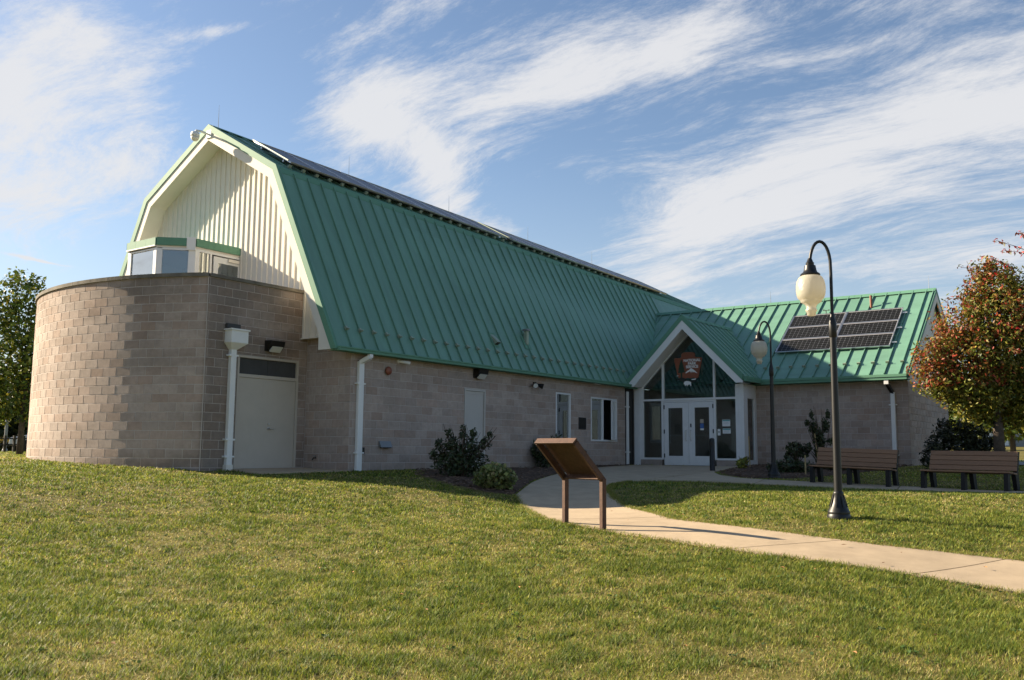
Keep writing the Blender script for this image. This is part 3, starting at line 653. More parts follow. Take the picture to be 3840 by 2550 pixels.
# downspouts
def downspout(x, y, z0, z1, w=.13, d=.085, top=None):
    g = G(); g.box((x-w/2,y-d,z0),(x+w/2,y-.006,z1)); o = g.build('downspout', M['white'], B, bevel=.012)
    for z in (z0+.42, z1-.55, ): box('bracket', (x-w/2-.05,y-d-.006,z),(x+w/2+.05,y-.003,z+.035), M['white'], o)
    if top:
        h = G(); h.bar((x,y-d/2-.005,z1-.02),(x+.09,YE-.07,z1+.10),w*.95,d); h.box((x+.035,YE-.115,z1+.08),(x+.15,YE-.02,2.79)); h.build('elbow', M['white'], o, bevel=.008)
    return o
downspout(.05, 0, .01, 2.62, .165, .10, True)
downspout(13.03, 0, .12, 2.66, .11, .09, None)
# leader head on the bay
o = box('downspout', (-2.555,YA-.12,.0), (-2.41,YA-.006,2.76), M['white'], B, bevel=.012)
for z in (.32, .70, 2.60): box('bracket', (-2.61,YA-.125,z), (-2.36,YA-.004,z+.04), M['white'], o)
box('clay_boot', (-2.575,YA-.135,-.05), (-2.395,YA-.006,.16), M['cream'], o)
G().add([(-2.68,YA-.26,2.9),(-2.22,YA-.26,2.9),(-2.22,YA-.006,2.9),(-2.68,YA-.006,2.9),(-2.56,YA-.125,2.755),(-2.405,YA-.125,2.755),(-2.405,YA-.006,2.755),(-2.56,YA-.006,2.755)],
   [(0,1,5,4)[::-1],(1,2,6,5)[::-1],(2,3,7,6)[::-1],(3,0,4,7)[::-1],(0,1,2,3),(4,7,6,5)]).box((-2.68,YA-.26,2.901),(-2.22,YA-.006,3.18)).box((-2.71,YA-.29,3.181),(-2.19,YA-.006,3.215)).build('leader_head', M['white'], o)
box('scupper', (-2.68,YA-.10,3.24), (-2.32,YA-.012,3.34), M['insidedk'], B)
# ---- doors and windows of the masonry
def opening_frame(name, axis, u0, u1, z0, z1, face, w, matl, parent, depth=.10, proud=.012, sill=True):
    g = G()
    def bx(a, b, c, d):
        if axis == 'x': g.box((a, face-proud, c), (b, face+depth, d))
        else: g.box((face-proud, a, c), (face+depth, b, d))
    bx(u0, u0+w, z0, z1); bx(u1-w, u1, z0, z1); bx(u0+w, u1-w, z1-w, z1)
    if sill: bx(u0+w, u1-w, z0, z0+w)
    return g.build(name, matl, parent, bevel=.004)
sd = opening_frame('service_door', 'x', -2.29, -.49, .05, 2.665, YA, .055, M['door'], B, sill=False)
box('transom_bar', (-2.235,YA-.008,2.16), (-.545,YA+.08,2.235), M['door'], sd)
box('transom_pane', (-2.232,YA+.035,2.238), (-1.402,YA+.05,2.607), M['insidedk'], sd); box('transom_pane', (-1.394,YA+.035,2.238), (-.548,YA+.05,2.607), M['insidedk'], sd)
box('leaf', (-2.228,YA+.012,.06), (-.552,YA+.06,2.155), M['door'], sd, bevel=.004)
h = G(); h.tube([(-1.33,YA+.012,1.0),(-1.33,YA-.055,1.0),(-1.20,YA-.06,.995)], .014, 8); h.lathe([(.035,0),(.035,.012)], (0,0,0), 12); hv = [(x-1.33, YA-(z)+.012, y+1.0) for x, y, z in h.v[-24:]]; h.v[-24:] = hv; h.tube([(-1.33,YA+.012,1.105),(-1.33,YA-.012,1.105)], .022, 10); h.build('handle', M['steel'], sd)
ld = opening_frame('grey_door', 'x', 4.06, 4.99, .02, 2.225, 0, .05, M['greydoor'], B, sill=False)
box('leaf', (4.113,.03,.03), (4.937,.07,2.165), M['greydoor'], ld)
box('head_panel', (4.113,.018,2.085), (4.937,.029,2.17), M['greydoor'], ld)
def pane(name, a, b, parent, matl=None): return box(name, a, b, matl or M['winglass'], parent)
w1 = opening_frame('window', 'x', 8.575, 9.425, .885, 2.385, 0, .05, M['whitefr'], B)
pane('pane', (8.626,.045,.936), (9.374,.053,2.334), w1)
for i in range(36): box('blind_slat', (8.63,.10,.945+i*.0385), (9.37,.118,.945+i*.0385+.026), M['blind'], w1)
w2 = opening_frame('window', 'x', 10.665, 12.385, .905, 2.355, 0, .05, M['whitefr'], B)
box('mullion', (11.40,-.01,.956), (11.47,.09,2.304), M['whitefr'], w2); pane('pane', (10.716,.045,.956), (11.399,.053,2.304), w2)
pane('inner_curtain', (11.05,.16,.93), (11.36,.17,2.31), w2, M['blind'])
sash = G(); so = Matrix.Translation((12.33,-.02,0)) @ Matrix.Rotation(math.radians(14), 4, 'Z')   # casement standing open
for a, b in (((-.60,-.02,.96),(-.545,.025,2.30)),((-.055,-.02,.96),(0,.025,2.30)),((-.545,-.02,.96),(-.055,.025,1.015)),((-.545,-.02,2.245),(-.055,.025,2.30))): sash.box(a, b)
sash.v = [so @ Vector(v) for v in sash.v]; sa = sash.build('casement', M['whitefr'], w2)
gg = G().box((-.545,0,1.016),(-.055,.006,2.244)); gg.v = [so @ Vector(v) for v in gg.v]; gg.build('pane', M['winglass'], w2)
for k in (0, 1):
    pass
# dark rooms behind the openings
g = G(); g.box((8.3,.9,.3),(12.9,.95,2.7)); g.box((8.3,.25,.28),(12.9,.9,.30)); g.box((8.3,.25,2.7),(12.9,.95,2.75)); g.box((8.25,.25,.3),(8.3,.9,2.7)); g.box((12.9,.25,.3),(12.95,.9,2.7)); g.build('office_interior', M['insidedk'], B)

# ---- half octagonal roof-deck bay on the gable
BZ0, BZ1, BZ2 = 3.4, 5.60, 5.80
bay = [(XG,4.09),(-1.78,4.09),(-2.45,4.76),(-2.45,6.02),(-1.78,6.69),(XG,6.69)]
bw = G().prism([(x,y,5.55) for x, y in bay], (0,0,.06)).build('bay_window', M['cream'], B); bm_fix(bw)
def along(p, q, s, out, z0, z1, w): pass
def facet(p, q, parts):
    p, q = Vector((*p,0)), Vector((*q,0)); d = (q-p); L = d.length; d.normalize(); n = Vector((d.y,-d.x,0))
    if n.dot(p-Vector((-.5,5.39,0))) < 0: n = -n
    for name, s0, s1, z0, z1, o0, o1, matl in parts(L):
        c = p+d*((s0+s1)/2)+n*((o0+o1)/2); G().obb((c.x,c.y,(z0+z1)/2), d*((s1-s0)/2), n*((o1-o0)/2), (0,0,(z1-z0)/2)).build(name, matl, bw)
FA = lambda L: [('green_fascia',-.0,L,BZ1,BZ2,.0,.05,M['trim'])]
facet(bay[0], bay[1], lambda L: [('green_fascia',.0,L-.0,5.605,5.79,.0,.045,M['trim']),('jamb',L-.12,L,3.4,5.545,-.06,.0,M['white']),('jamb',L-.50,L-.44,3.4,5.545,-.06,.0,M['white']),('head_rail',0,L,5.49,5.548,-.055,.002,M['white']),
   ('pane',L-.44,L-.12,3.5,5.488,-.03,-.022,M['bayglass']),('door_leaf',.10,1.0,3.45,5.46,-.05,-.006,M['white']),('door_pane',.25,.86,4.2,5.30,-.006,.0,M['bayglass']),('closer',.24,.58,5.37,5.45,.0,.05,M['cream']),('jamb',0,.1,3.4,5.488,-.06,.0,M['white'])])
facet(bay[1], bay[2], lambda L: [('green_fascia',.22,L,5.605,5.80,.0,.045,M['trim']),('corner_post',.0,.215,5.50,5.83,-.1,.05,M['white']),('jamb',0,.17,3.4,5.53,-.08,0,M['white']),('jamb',L-.14,L,3.4,5.53,-.08,0,M['white']),('head_rail',.17,L-.14,5.50,5.56,-.08,0,M['white']),('pane',.17,L-.14,3.5,5.499,-.04,-.03,M['bayglass'])])
facet(bay[2], bay[3], lambda L: [('green_fascia',.0,.42,5.605,5.80,.0,.045,M['trim']),('green_fascia',.424,.86,5.605,5.80,.0,.045,M['trim']),('green_fascia',.864,L,5.605,5.80,.0,.045,M['trim']),('drip_edge',0,L,5.575,5.603,.0,.06,M['white']),('jamb',0,.12,3.4,5.57,-.08,0,M['white']),('jamb',L-.14,L,3.4,5.57,-.08,0,M['white']),('head_rail',.12,L-.14,5.51,5.57,-.08,0,M['white']),('pane',.12,L-.14,3.5,5.509,-.04,-.03,M['bayglass'])])
facet(bay[3], bay[4], lambda L: [('green_fascia',.0,L,5.605,5.80,.0,.045,M['trim']),('wall_panel',0,L,3.4,5.58,-.08,0,M['cream'])])
facet(bay[4], bay[5], lambda L: [('green_fascia',.0,L,5.605,5.80,.0,.045,M['trim']),('wall_panel',0,L,3.4,5.58,-.08,0,M['cream'])])
G().prism([(x,y,5.80) for x, y in bay], (0,0,.015)).build('bay_roof', M['trim'], bw)
G().prism([(x*.96-.02,5.39+(y-5.39)*.85,3.42) for x, y in bay], (0,0,.02)).build('bay_floor', M['inside'], bw)
box('bay_back', (XG-.04,4.3,3.4), (XG-.005,6.5,5.5), M['inside'], bw)

# ---- the wing
XRW, ZRW, XEW, ZEW, YN = 18.6, 6.24, 14.3, 3.0, -9.10
sl = (ZRW-ZEW)/(XRW-XEW)
g = G(); g.add([(XEW,YN,ZEW-.02),(XRW,YN,ZRW-.02),(XRW,1.9,ZRW-.02),(XEW,1.9,ZEW-.02),(XEW,YN,ZEW-.10),(XRW,YN,ZRW-.10),(XRW,1.9,ZRW-.10),(XEW,1.9,ZEW-.10)], [(0,3,2,1)[::-1],(4,5,6,7)[::-1],(0,1,5,4),(2,3,7,6),(0,4,7,3)])
xe2 = 2*XRW-XEW
g.add([(XRW,YN,ZRW-.02),(xe2,YN,ZEW-.02),(xe2,1.9,ZEW-.02),(XRW,1.9,ZRW-.02),(XRW,YN,ZRW-.10),(xe2,YN,ZEW-.10),(xe2,1.9,ZEW-.10),(XRW,1.9,ZRW-.10)], [(0,1,2,3),(7,6,5,4),(0,4,5,1),(2,6,7,3),(1,5,6,2)])
WROOF = g.build('wing_roof', M['roof'], B); bm_fix(WROOF)
ys = [-8.84+.4420*i for i in range(-1, 25)]
for i, y in enumerate(ys[:-1]):
    y0 = max(y, YN+.03); pan('wing_roof_panel', (XEW,y0,ZEW), (XEW,ys[i+1],ZEW), (XRW-.02,ys[i+1],ZRW-.015), (XRW-.02,y0,ZRW-.015), WROOF, rib=.05, ribw=.026)
    if y > -9 and y < -4.1: guard((14.81,y+.013,ZEW+sl*(14.81-XEW)), (1,0,sl), WROOF, 1.1)
for a in range(4):
    y0 = YN-.02+a*2.75; G().add([(XRW-.17,y0,ZRW-.075),(XRW-.17,y0+2.745,ZRW-.075),(XRW,y0+2.745,ZRW+.055),(XRW,y0,ZRW+.055),(XRW+.17,y0+2.745,ZRW-.075),(XRW+.17,y0,ZRW-.075)], [(0,3,2,1),(3,5,4,2)]).build('ridge_cap', M['trim'], WROOF)
for sgn in (1, -1):
    q = [(XEW,ZEW+.03),(XRW,ZRW+.03),(XRW,ZRW-.13),(XEW,ZEW-.13)]; w = [(XEW,ZEW-.131),(XRW,ZRW-.131),(XRW,ZRW-.42),(XEW+.38,ZEW-.131)]
    for nm, pl, mt, dy in (('rake_trim', q, M['trim'], .045), ('fascia', w, M['cream'], .03)):
        pl = pl if sgn > 0 else [(2*XRW-x, z) for x, z in pl]
        o = G().prism([(x, YN-.03+(.045-dy)*.3, z) for x, z in pl], (0,dy,0)).build(nm, mt, WROOF); bm_fix(o)
o = G().prism([(XW+.1,-8.97,2.815),(20.15,-8.97,2.815),(20.15,-8.97,4.6),(XRW,-8.97,ZRW-.15)], (0,.1,0)).build('wing_gable', M['cream'], B); bm_fix(o)
box('wing_gutter', (XEW-.12,YN+.03,2.82), (XEW-.005,-4.47,2.90), M['trim'], B, bevel=.006); box('wing_gutter_lip', (XEW-.14,YN+.03,2.901), (XEW+.0,-4.47,2.985), M['trim'], B, bevel=.006)
box('wing_soffit', (XEW,YN+.03,2.82), (XW+.02,-4.13,2.845), M['trim'], B)
o = box('downspout', (XW-.11,-8.62,.22), (XW-.01,-8.49,2.46), M['white'], B, bevel=.01)
G().bar((XW-.06,-8.555,2.42),(XEW-.02,-8.46,2.72),.10,.08).build('elbow', M['bronze'], o); box('outlet', (XEW-.10,-8.52,2.69),(XEW+.02,-8.39,2.818), M['white'], o)
for z in (.5, 2.05): box('bracket', (XW-.115,-8.67,z),(XW-.006,-8.44,z+.035), M['white'], o)
for y in (-8.89,-3.22): G().tube([(XRW,y,ZRW+.03),(XRW,y,ZRW+.25),(XRW,y,ZRW+.48)], [.010,.008,.004], 6).build('lightning_rod', M['steel'], WROOF)
yv, xv = -7.13, 17.84; G().tube([(xv,yv,ZEW+sl*(xv-XEW)-.02),(xv,yv,6.10)], .042, 12).build('vent_pipe', M['redbrown'], WROOF)

# ---- entrance porch
XP, XPF = 13.5, 12.9; PL, PR, PYC = -.14, -4.36, -2.25; PZ = 5.16; PZE = 3.04
pr = G()
for y in (PL, PR):
    pr.add([(XPF,y,PZE-.02),(17.3,y,PZE-.02),(17.3,PYC,PZ-.02),(XPF,PYC,PZ-.02),(XPF,y,PZE-.09),(17.3,y,PZE-.09),(17.3,PYC,PZ-.09),(XPF,PYC,PZ-.09)], [(0,1,2,3),(7,6,5,4),(0,4,5,1),(2,6,7,3),(3,7,4,0)])
PROOF = pr.build('porch_roof', M['roof'], B); bm_fix(PROOF)
for i in range(9):
    x0, x1 = XPF+.08+.42*i, XPF+.08+.42*(i+1)
    if x0 > 16.8: continue
    pan('porch_roof_panel', (x0,PR,PZE), (x1,PR,PZE), (x1,PYC,PZ-.005), (x0,PYC,PZ-.005), PROOF, rib=.04)
    pan('porch_roof_panel', (x0,PL,PZE), (x1,PL,PZE), (x1,PYC,PZ-.005), (x0,PYC,PZ-.005), PROOF, rib=.04)
G().add([(XPF-.02,PYC-.12,PZ-.09),(16.98,PYC-.12,PZ-.09),(16.98,PYC,PZ+.04),(XPF-.02,PYC,PZ+.04),(16.98,PYC+.12,PZ-.09),(XPF-.02,PYC+.12,PZ-.09)], [(0,1,2,3),(3,2,4,5),(3,5,0)]).build('ridge_cap', M['trim'], PROOF)
ps = (PZ-PZE)/(PYC-PR)
def prake(d0, d1, x0, x1, name, matl, zcut=2.815):
    for sg in (1, -1):
        # vertical offsets below the roof line
        z0, z1 = PZ-d0, PZ-d1; half = (PYC-PR)
        y0 = half-max(0, (zcut-(PZE-d0))/ps); y1 = half-max(0, (zcut-(PZE-d1))/ps)
        e0 = (y0, max(zcut, PZE-d0)); e1 = (y1, max(zcut, PZE-d1))
        poly = [(x0, PYC-sg*a, b) for a, b in ((0,z0), e0)]+([(x0, PYC-sg*half, zcut)] if e0[1] > zcut and e1[1] <= zcut else [])+[(x0, PYC-sg*e1[0], e1[1]), (x0, PYC, z1)]
        o = G().prism(poly, (x1-x0,0,0)).build(name, matl, PROOF); bm_fix(o)
prake(-.045, .16, XPF-.03, XPF+.02, 'rake_trim', M['trim']); prake(.161, .46, XPF-.018, XPF+.03, 'fascia', M['white'])
for sg in (1, -1):
    hy = 2.11-.24; o = G().add([(XPF+.03,PYC-sg*hy,2.82),(XP+.05,PYC-sg*hy,2.82),(XP+.05,PYC,4.71),(XPF+.03,PYC,4.71)], [(0,1,2,3)]).build('porch_soffit', M['white'], PROOF)
    o = G().add([(XPF+.03,PYC-sg*2.11,2.82),(XP+.05,PYC-sg*2.11,2.82),(XP+.05,PYC-sg*hy,2.819),(XPF+.03,PYC-sg*hy,2.819)], [(0,1,2,3)]).build('porch_soffit', M['white'], PROOF)
box('porch_gutter', (XPF+.04,PR-.11,2.86), (14.18,PR-.005,2.93), M['trim'], PROOF); box('porch_gutter_lip', (XPF+.04,PR-.125,2.931), (14.16,PR-.0,3.02), M['trim'], PROOF)
E_ = bpy.data.objects.new('glass_entrance', None); COL.objects.link(E_); E_.parent = B; E_.location = (XP,0,.11)
def eb(name, y0, y1, z0, z1, x0=0.0, x1=.12, m=None, bevel=.004): return box(name, (x0,y0,z0-.11), (x1,y1,z1-.11), m or M['whitefr'], E_, bevel=bevel)
eb('column', -.06, -.295, .11, 2.82, 0, .32); eb('column', -3.95, -4.13, .11, 2.82, 0, .32); eb('column', -3.84, -3.949, .30, 2.82, 0, .3)
eb('jamb', -.296, -.41, .31, 2.82, .02, .14); eb('mullion', -1.115, -1.20, .31, 2.33, .02, .15); eb('mullion', -3.055, -3.13, .31, 2.33, .02, .15)
eb('mullion', -1.14, -1.215, 2.40, 3.72, .02, .15); eb('mullion', -3.05, -3.12, 2.40, 3.66, .02, .15)
eb('transom_rail', -.41, -3.84, 2.33, 2.40, .01, .15); eb('door_head', -1.20, -3.055, 2.27, 2.329, .03, .15)
eb('sill_rail', -.41, -1.115, .31, .375, .02, .14); eb('sill_rail', -3.13, -3.84, .31, .37, .02, .14)
eb('kerb_block', -.295, -1.115, -.2, .309, .03, .2, M['block_many']); eb('kerb_block', -3.13, -3.95, -.2, .309, .03, .2, M['block_many'])
eb('side_pane', -.411, -1.114, .376, 2.329, .075, .085, M['glass'], 0); eb('side_pane', -3.131, -3.839, .371, 2.329, .075, .085, M['glass'], 0)
def gpane(ya, yb):
    zt = lambda y: 4.70-(abs(y-PYC))*1.012+.01
    pts = [(ya,2.41),(yb,2.41),(yb,zt(yb))]+([(PYC,4.70)] if ya > PYC > yb else [])+[(ya,zt(ya))]
    o = G().prism([(.075,y,z-.11) for y, z in pts], (.01,0,0)).build('gable_pane', M['glass'], E_); bm_fix(o)
gpane(-.41,-1.139); gpane(-1.216,-3.049); gpane(-3.121,-3.84)
g = G()
for sg in (1, -1): g.bar((.08,PYC-sg*.02,4.70-.11),(.08,PYC-sg*1.87,4.70-1.85*1.012-.11),.07,.13,(1,0,0))
g.build('rake_frame', M['whitefr'], E_)
def leaf(y0, y1, hand):
    g = G(); z0, z1 = .125, 2.262; w = .16
    for a in (((0,y0,z0),(.055,y0-w-.06*(hand<0),z1)), ((0,y1+w+.06*(hand>0),z0),(.055,y1,z1)), ((0,y0-w-.06*(hand<0),z0),(.055,y1+w+.06*(hand>0),.44)), ((0,y0-w-.06*(hand<0),2.075),(.055,y1+w+.06*(hand>0),z1))):
        g.box(*[(q[0]+.035,q[1],q[2]-.11) for q in a])
    d = g.build('entrance_door', M['whitefr'], E_, bevel=.004)
    ya, yb = y0-w-.06*(hand<0), y1+w+.06*(hand>0)
    box('door_pane', (.06,ya,.33), (.068,yb,1.965), M['glass'], E_); box('push_bar', (.075,ya,1.00), (.12,yb,1.045), M['steel'], E_)
    yh = (y1+.085) if hand > 0 else (y0-.085)
    yo = yh+.07 if hand > 0 else yh-.07
    G().tube([(.035,yh,1.30-.11),(-.03,yh,1.30-.11),(-.03,yo if 0 else yh,1.28-.11),(-.03,yh,.97-.11),(.035,yh,.95-.11)], .012, 8).build('pull_handle', M['steel'], E_)
    for z in (.38, 1.2, 2.04):
        yy = y0-.01 if hand > 0 else y1+.01; box('hinge', (.018,yy-.018,z-.11), (.034,yy+.018,z+.03), M['black'], E_)
    return d
leaf(-1.21,-2.128,1); ld2 = leaf(-2.136,-3.045,-1)
box('lock_plate', (.020,-2.24,1.30), (.034,-2.20,1.42), M['black'], E_)
box('door_sticker', (.052,-2.55,1.44), (.058,-2.68,1.57), M['tanink'], E_); box('door_sticker', (.052,-2.55,1.26), (.058,-2.68,1.42), M['blueink'], E_); box('door_sticker', (.052,-2.55,1.20), (.058,-2.68,1.255), M['paper'], E_)
for y0, y1, z0, z1 in ((-3.34,-3.62,1.43,1.65),(-3.35,-3.63,1.19,1.36)):
    n = eb('notice', y0, y1, z0, z1, .068, .073, M['paper'], 0); box('notice_heading', (.0665,y0-.01,z1-.11-.05), (.0678,y1+.01,z1-.11-.008), M['tealink'], E_)
    for k in range(4): box('notice_rule', (.0665,y0-.03,z1-.11-.08-k*.022), (.0678,y1+.04+.03*(k%2),z1-.11-.076-k*.022), M['grey'], E_)
n = eb('notice', -3.17, -3.27, 1.13, 1.34, .066, .071, M['paper'], 0); box('notice_mark', (.0645,-3.195,1.11), (.0658,-3.245,1.16), M['grey'], E_)
# vestibule
eb('vestibule_floor', -.07, -4.08, .02, .10, .2, 3.2, M['inside'], 0); o = G().prism([(3.2,-.07,0),(3.2,-4.1,0),(3.2,-4.1,2.85),(3.2,PYC,4.70),(3.2,-.07,2.6)], (.05,0,0)).build('vestibule_back', M['inside'], E_); eb('vestibule_side', -.04, -.068, .1, 2.8, .33, 3.2, M['inside'], 0)
eb('inner_door', -3.05, -3.85, .1, 2.1, 2.2, 2.26, M['insidedk']); eb('inner_partition', -1.35, -1.45, .1, 2.5, 1.4, 3.2, M['inside']); eb('inner_board', -.85, -1.10, 1.15, 1.95, 1.2, 1.23, M['bronze']); eb('inner_card', -.90, -1.05, 1.25, 1.45, 1.19, 1.198, M['paper'], 0)
# right-hand return with its narrow window
g = G(); g.box((XP+.321,-4.12,2.36),(XW+.05,-4.0,2.82)); g.box((XP+.321,-4.12,.1),(XW+.05,-4.0,.32)); g.box((XP+.321,-4.12,.32),(XP+.36,-4.0,2.36)); g.box((XW-.16,-4.12,.32),(XW+.05,-4.0,2.36)); g.build('return_wall', M['whitefr'], B)
box('return_pane', (XP+.36,-4.08,.32), (XW-.16,-4.07,2.36), M['glass'], B)
box('corner_panel', (12.96,-.03,.1), (XP-.01,-.0,2.78), M['bronze'], B)

# ---------------------------------------------------------------- solar arrays
def solar_panel(parent, O, U, V, n, w, h, nx, ny, th=.04, glossy=None):
    O, U, V, n = Vector(O), Vector(U).normalized(), Vector(V).normalized(), Vector(n).normalized()
    c = O+U*(w/2)+V*(h/2); fr = .028
    fb = G(); 
    for a, b, s0, s1 in ((0,w,0,fr),(0,w,h-fr,h),(0,fr,fr,h-fr),(w-fr,w,fr,h-fr)):
        q = O+U*((a+b)/2)+V*((s0+s1)/2); fb.obb(q, U*((b-a)/2-.0005), V*((s1-s0)/2-.0005), n*(th/2))
    f = fb.build('solar_panel', M['alu'], parent)
    G().obb(c-n*.004, U*(w/2-fr-.001), V*(h/2-fr-.001), n*.006).build('backsheet', M['backsheet'] if not glossy else glossy, f)
    if nx:
        g = G(); cw, ch = (w-2*fr-.03)/nx, (h-2*fr-.03)/ny; k = .17
        for i in range(nx):
            for j in range(ny):
                q = O+U*(fr+.015+(i+.5)*cw)+V*(fr+.015+(j+.5)*ch)+n*.0045; a, b = cw/2-.0025, ch/2-.0025
                g.quad(*[q+U*(a*x)+V*(b*y) for x, y in ((1-k,-1),(1,-1+k),(1,1-k),(1-k,1),(-1+k,1),(-1,1-k),(-1,-1+k),(-1+k,-1))])
        o = g.build('cell_grid', M['cell'], f, kind='stuff')
    return f
t = empty('solar_array', (0,0,0), 'array of six dark framed solar panels on sunlit green wing roof slope', 'solar panels')
off = .10; Uv = Vector((0,-1,0)); Vv = Vector((1,0,sl)).normalized(); nn = Vector((-sl,0,1)).normalized()
xs0, xs1 = 15.53, 17.54; Lh = (xs1-xs0)*math.sqrt(1+sl*sl)
for j in range(3):
    for i in range(2):
        x = xs0+j*(xs1-xs0)/3; O = Vector((x, -4.50-i*1.905, ZEW+sl*(x-XEW)))+nn*off
        solar_panel(t, O, Uv, Vv, nn, 1.89, Lh/3-.008, 12, 6)
for x in (15.75, 16.5, 17.3):
    z = ZEW+sl*(x-XEW); box('mount_rail', (x-.025,-8.45,z+.045),(x+.025,-4.45,z+.085), M['alu'], t)
    for y in (-4.7,-6.4,-8.2): G().bar((x,y,z-.01),(x,y,z+.046),.05,.05).build('clamp', M['alu'], t)
t = empty('solar_array', (0,0,0), 'long single row of grey solar modules along the upper barn roof', 'solar panels')
def barn_row(x0, n, w):
    for k in range(n):
        x = x0+k*w; m = (z_ridge(x)-z_break(x))/(YR-YB); O = Vector((x, 2.26, z_break(x)+m*.10+.20)); V2 = Vector((0,1,m)).normalized(); n2 = Vector((0,-m,1)).normalized()
        U2 = Vector((1,0,-.0225)).normalized(); solar_panel(t, O, U2, V2, n2, w-.006, 1.76, 0, 0, .045, M['pvglass'])
    for y in (2.55, 3.45):
        a, b = x0-.02, x0+n*w+.02; m = .55
        G().bar((a,y,z_break(a)+(y-YB)*(z_ridge(a)-z_break(a))/(YR-YB)+.125),(b,y,z_break(b)+(y-YB)*(z_ridge(b)-z_break(b))/(YR-YB)+.125),.05,.06).build('mount_rail', M['alu'], t)
    for a in (x0-.03, x0+n*w+.02):
        m = (z_ridge(a)-z_break(a))/(YR-YB)
        G().bar((a-.022,2.30,z_break(a)+.14*m+.225),(a-.022,3.76,z_break(a)+1.6*m+.225),.03,.03).build('end_clamp', M['guard'], t)
barn_row(-.36, 9, 1.035); barn_row(9.35, 11, 1.035)
# small roof fittings
def tag(o, label, cat, group=None): return props(o, label, cat, group)
zl = lambda y: ZE+(y-YE)*(ZB0-ZE)/(YB-YE)
t = empty('roof_vent', (5.66,.24,zl(.24)), 'wedge shaped dark metal hood vent low on the steep green roof', 'vent')
g = G(); d = SL; n_ = Vector((0,-d.z,d.y)); q = Vector((0,0,0)); pts = []
g.add([(-.09,*(q-d*.17)[1:]),(.09,*(q-d*.17)[1:]),(.09,*(q+d*.2)[1:]),(-.09,*(q+d*.2)[1:]),(-.09,*(q-d*.17+n_*.16)[1:]),(.09,*(q-d*.17+n_*.16)[1:])], [(0,4,5,1),(4,3,2,5),(0,3,4),(1,5,2)]); g.build('hood', M['guard'], t)
G().obb(-d*.172+n_*.08, (.075,0,0), n_*.06, d*.003).build('mouth', M['insidedk'], t); G().obb(q+n_*.004, (.15,0,0), d*.24, n_*.004).build('flashing', M['trim'], t)
t = empty('flue_pipe', (7.35,.28,zl(.28)), 'short square capped flue pipe standing on the steep green roof', 'flue')
G().box((-.055,-.055,-.05),(.055,.055,.36)).build('pipe', M['guard'], t); G().box((-.09,-.09,.365),(.09,.09,.43)).build('rain_cap', M['grey'], t, bevel=.01); G().obb(n_*.004, (.16,0,0), d*.22, n_*.004).build('flashing', M['trim'], t)
t = empty('wind_gauge', (17.5,-5.66,ZEW+sl*(17.5-XEW)), 'tiny black cup wind gauge behind the wing roof solar panels', 'wind gauge')
G().tube([(0,0,-.02),(0,0,.24)], .014, 8).build('mast', M['black'], t); g = G()
for k in range(3):
    a = 2*PI*k/3+.4; g.tube([(0,0,.235),(.09*math.cos(a),.09*math.sin(a),.235)], .008, 6); g.lathe([(.0,-.02),(.03,-.01),(.03,.02),(.0,.03)], (.10*math.cos(a),.10*math.sin(a),.235), 8)
g.build('cups', M['black'], t)
# dome camera at the gable peak
t = empty('dome_camera', (XF,4.9,9.0), 'white dome security camera on an arm at the barn gable peak', 'camera')
G().tube([(.0,.05,-.05),(-.25,.06,-.02),(-.42,.06,-.04),(-.45,.06,-.10)], .03, 10).build('arm', M['white'], t, smooth=True); G().box((-.04,-.06,-.14),(-.001,.16,.08)).build('mount_plate', M['white'], t, bevel=.01)
G().lathe([(.05,.0),(.10,-.02),(.115,-.08),(.115,-.14)], (-.45,.06,-.08), 20).build('housing', M['white'], t, smooth=True); G().lathe([(.11,-.142),(.10,-.20),(.06,-.25),(.01,-.265)], (-.45,.06,-.08), 20).build('dome', M['cream'], t, smooth=True)
# wall pack lights
def wall_pack(x, y, z, label):
    t = empty('wall_light', (x,y,z), label, 'wall light', 'wall pack lights')
    G().add([(-.23,-.005,-.12),(.23,-.005,-.12),(.23,-.005,.13),(-.23,-.005,.13),(-.21,-.2,.0),(.21,-.2,.0),(.21,-.23,.12),(-.21,-.23,.12),(-.20,-.07,-.12),(.20,-.07,-.12)],
        [(0,1,2,3),(3,2,6,7),(7,6,5,4),(0,3,7,4,8),(1,9,5,6,2),(0,8,9,1),(8,4,5,9)]).build('housing', M['bronze'], t, bevel=.006)
    G().add([(-.15,-.20,-.012),(.15,-.20,-.012),(.15,-.085,-.118),(-.15,-.085,-.118),(-.15,-.225,-.02),(.15,-.225,-.02),(.15,-.115,-.145),(-.15,-.115,-.145)], [(4,5,6,7)[::-1],(0,1,5,4),(2,3,7,6),(0,4,7,3),(1,2,6,5)]).build('lens', M['lens'], t)
wall_pack(4.64, 0, 2.66, 'dark box wall light under the long eave near the grey door'); wall_pack(-1.32, YA, 2.94, 'dark box wall light above the beige double service door')
t = empty('floodlight', (7.38,0,2.55), 'twin headed black floodlight on the wall left of tall window', 'floodlight')
G().lathe([(.07,0),(.07,.03)], (0,0,0), 14); g = G(); g.box((-.07,-.045,-.07),(.07,-.004,.07)); g.build('junction_box', M['bronze'], t, bevel=.008)
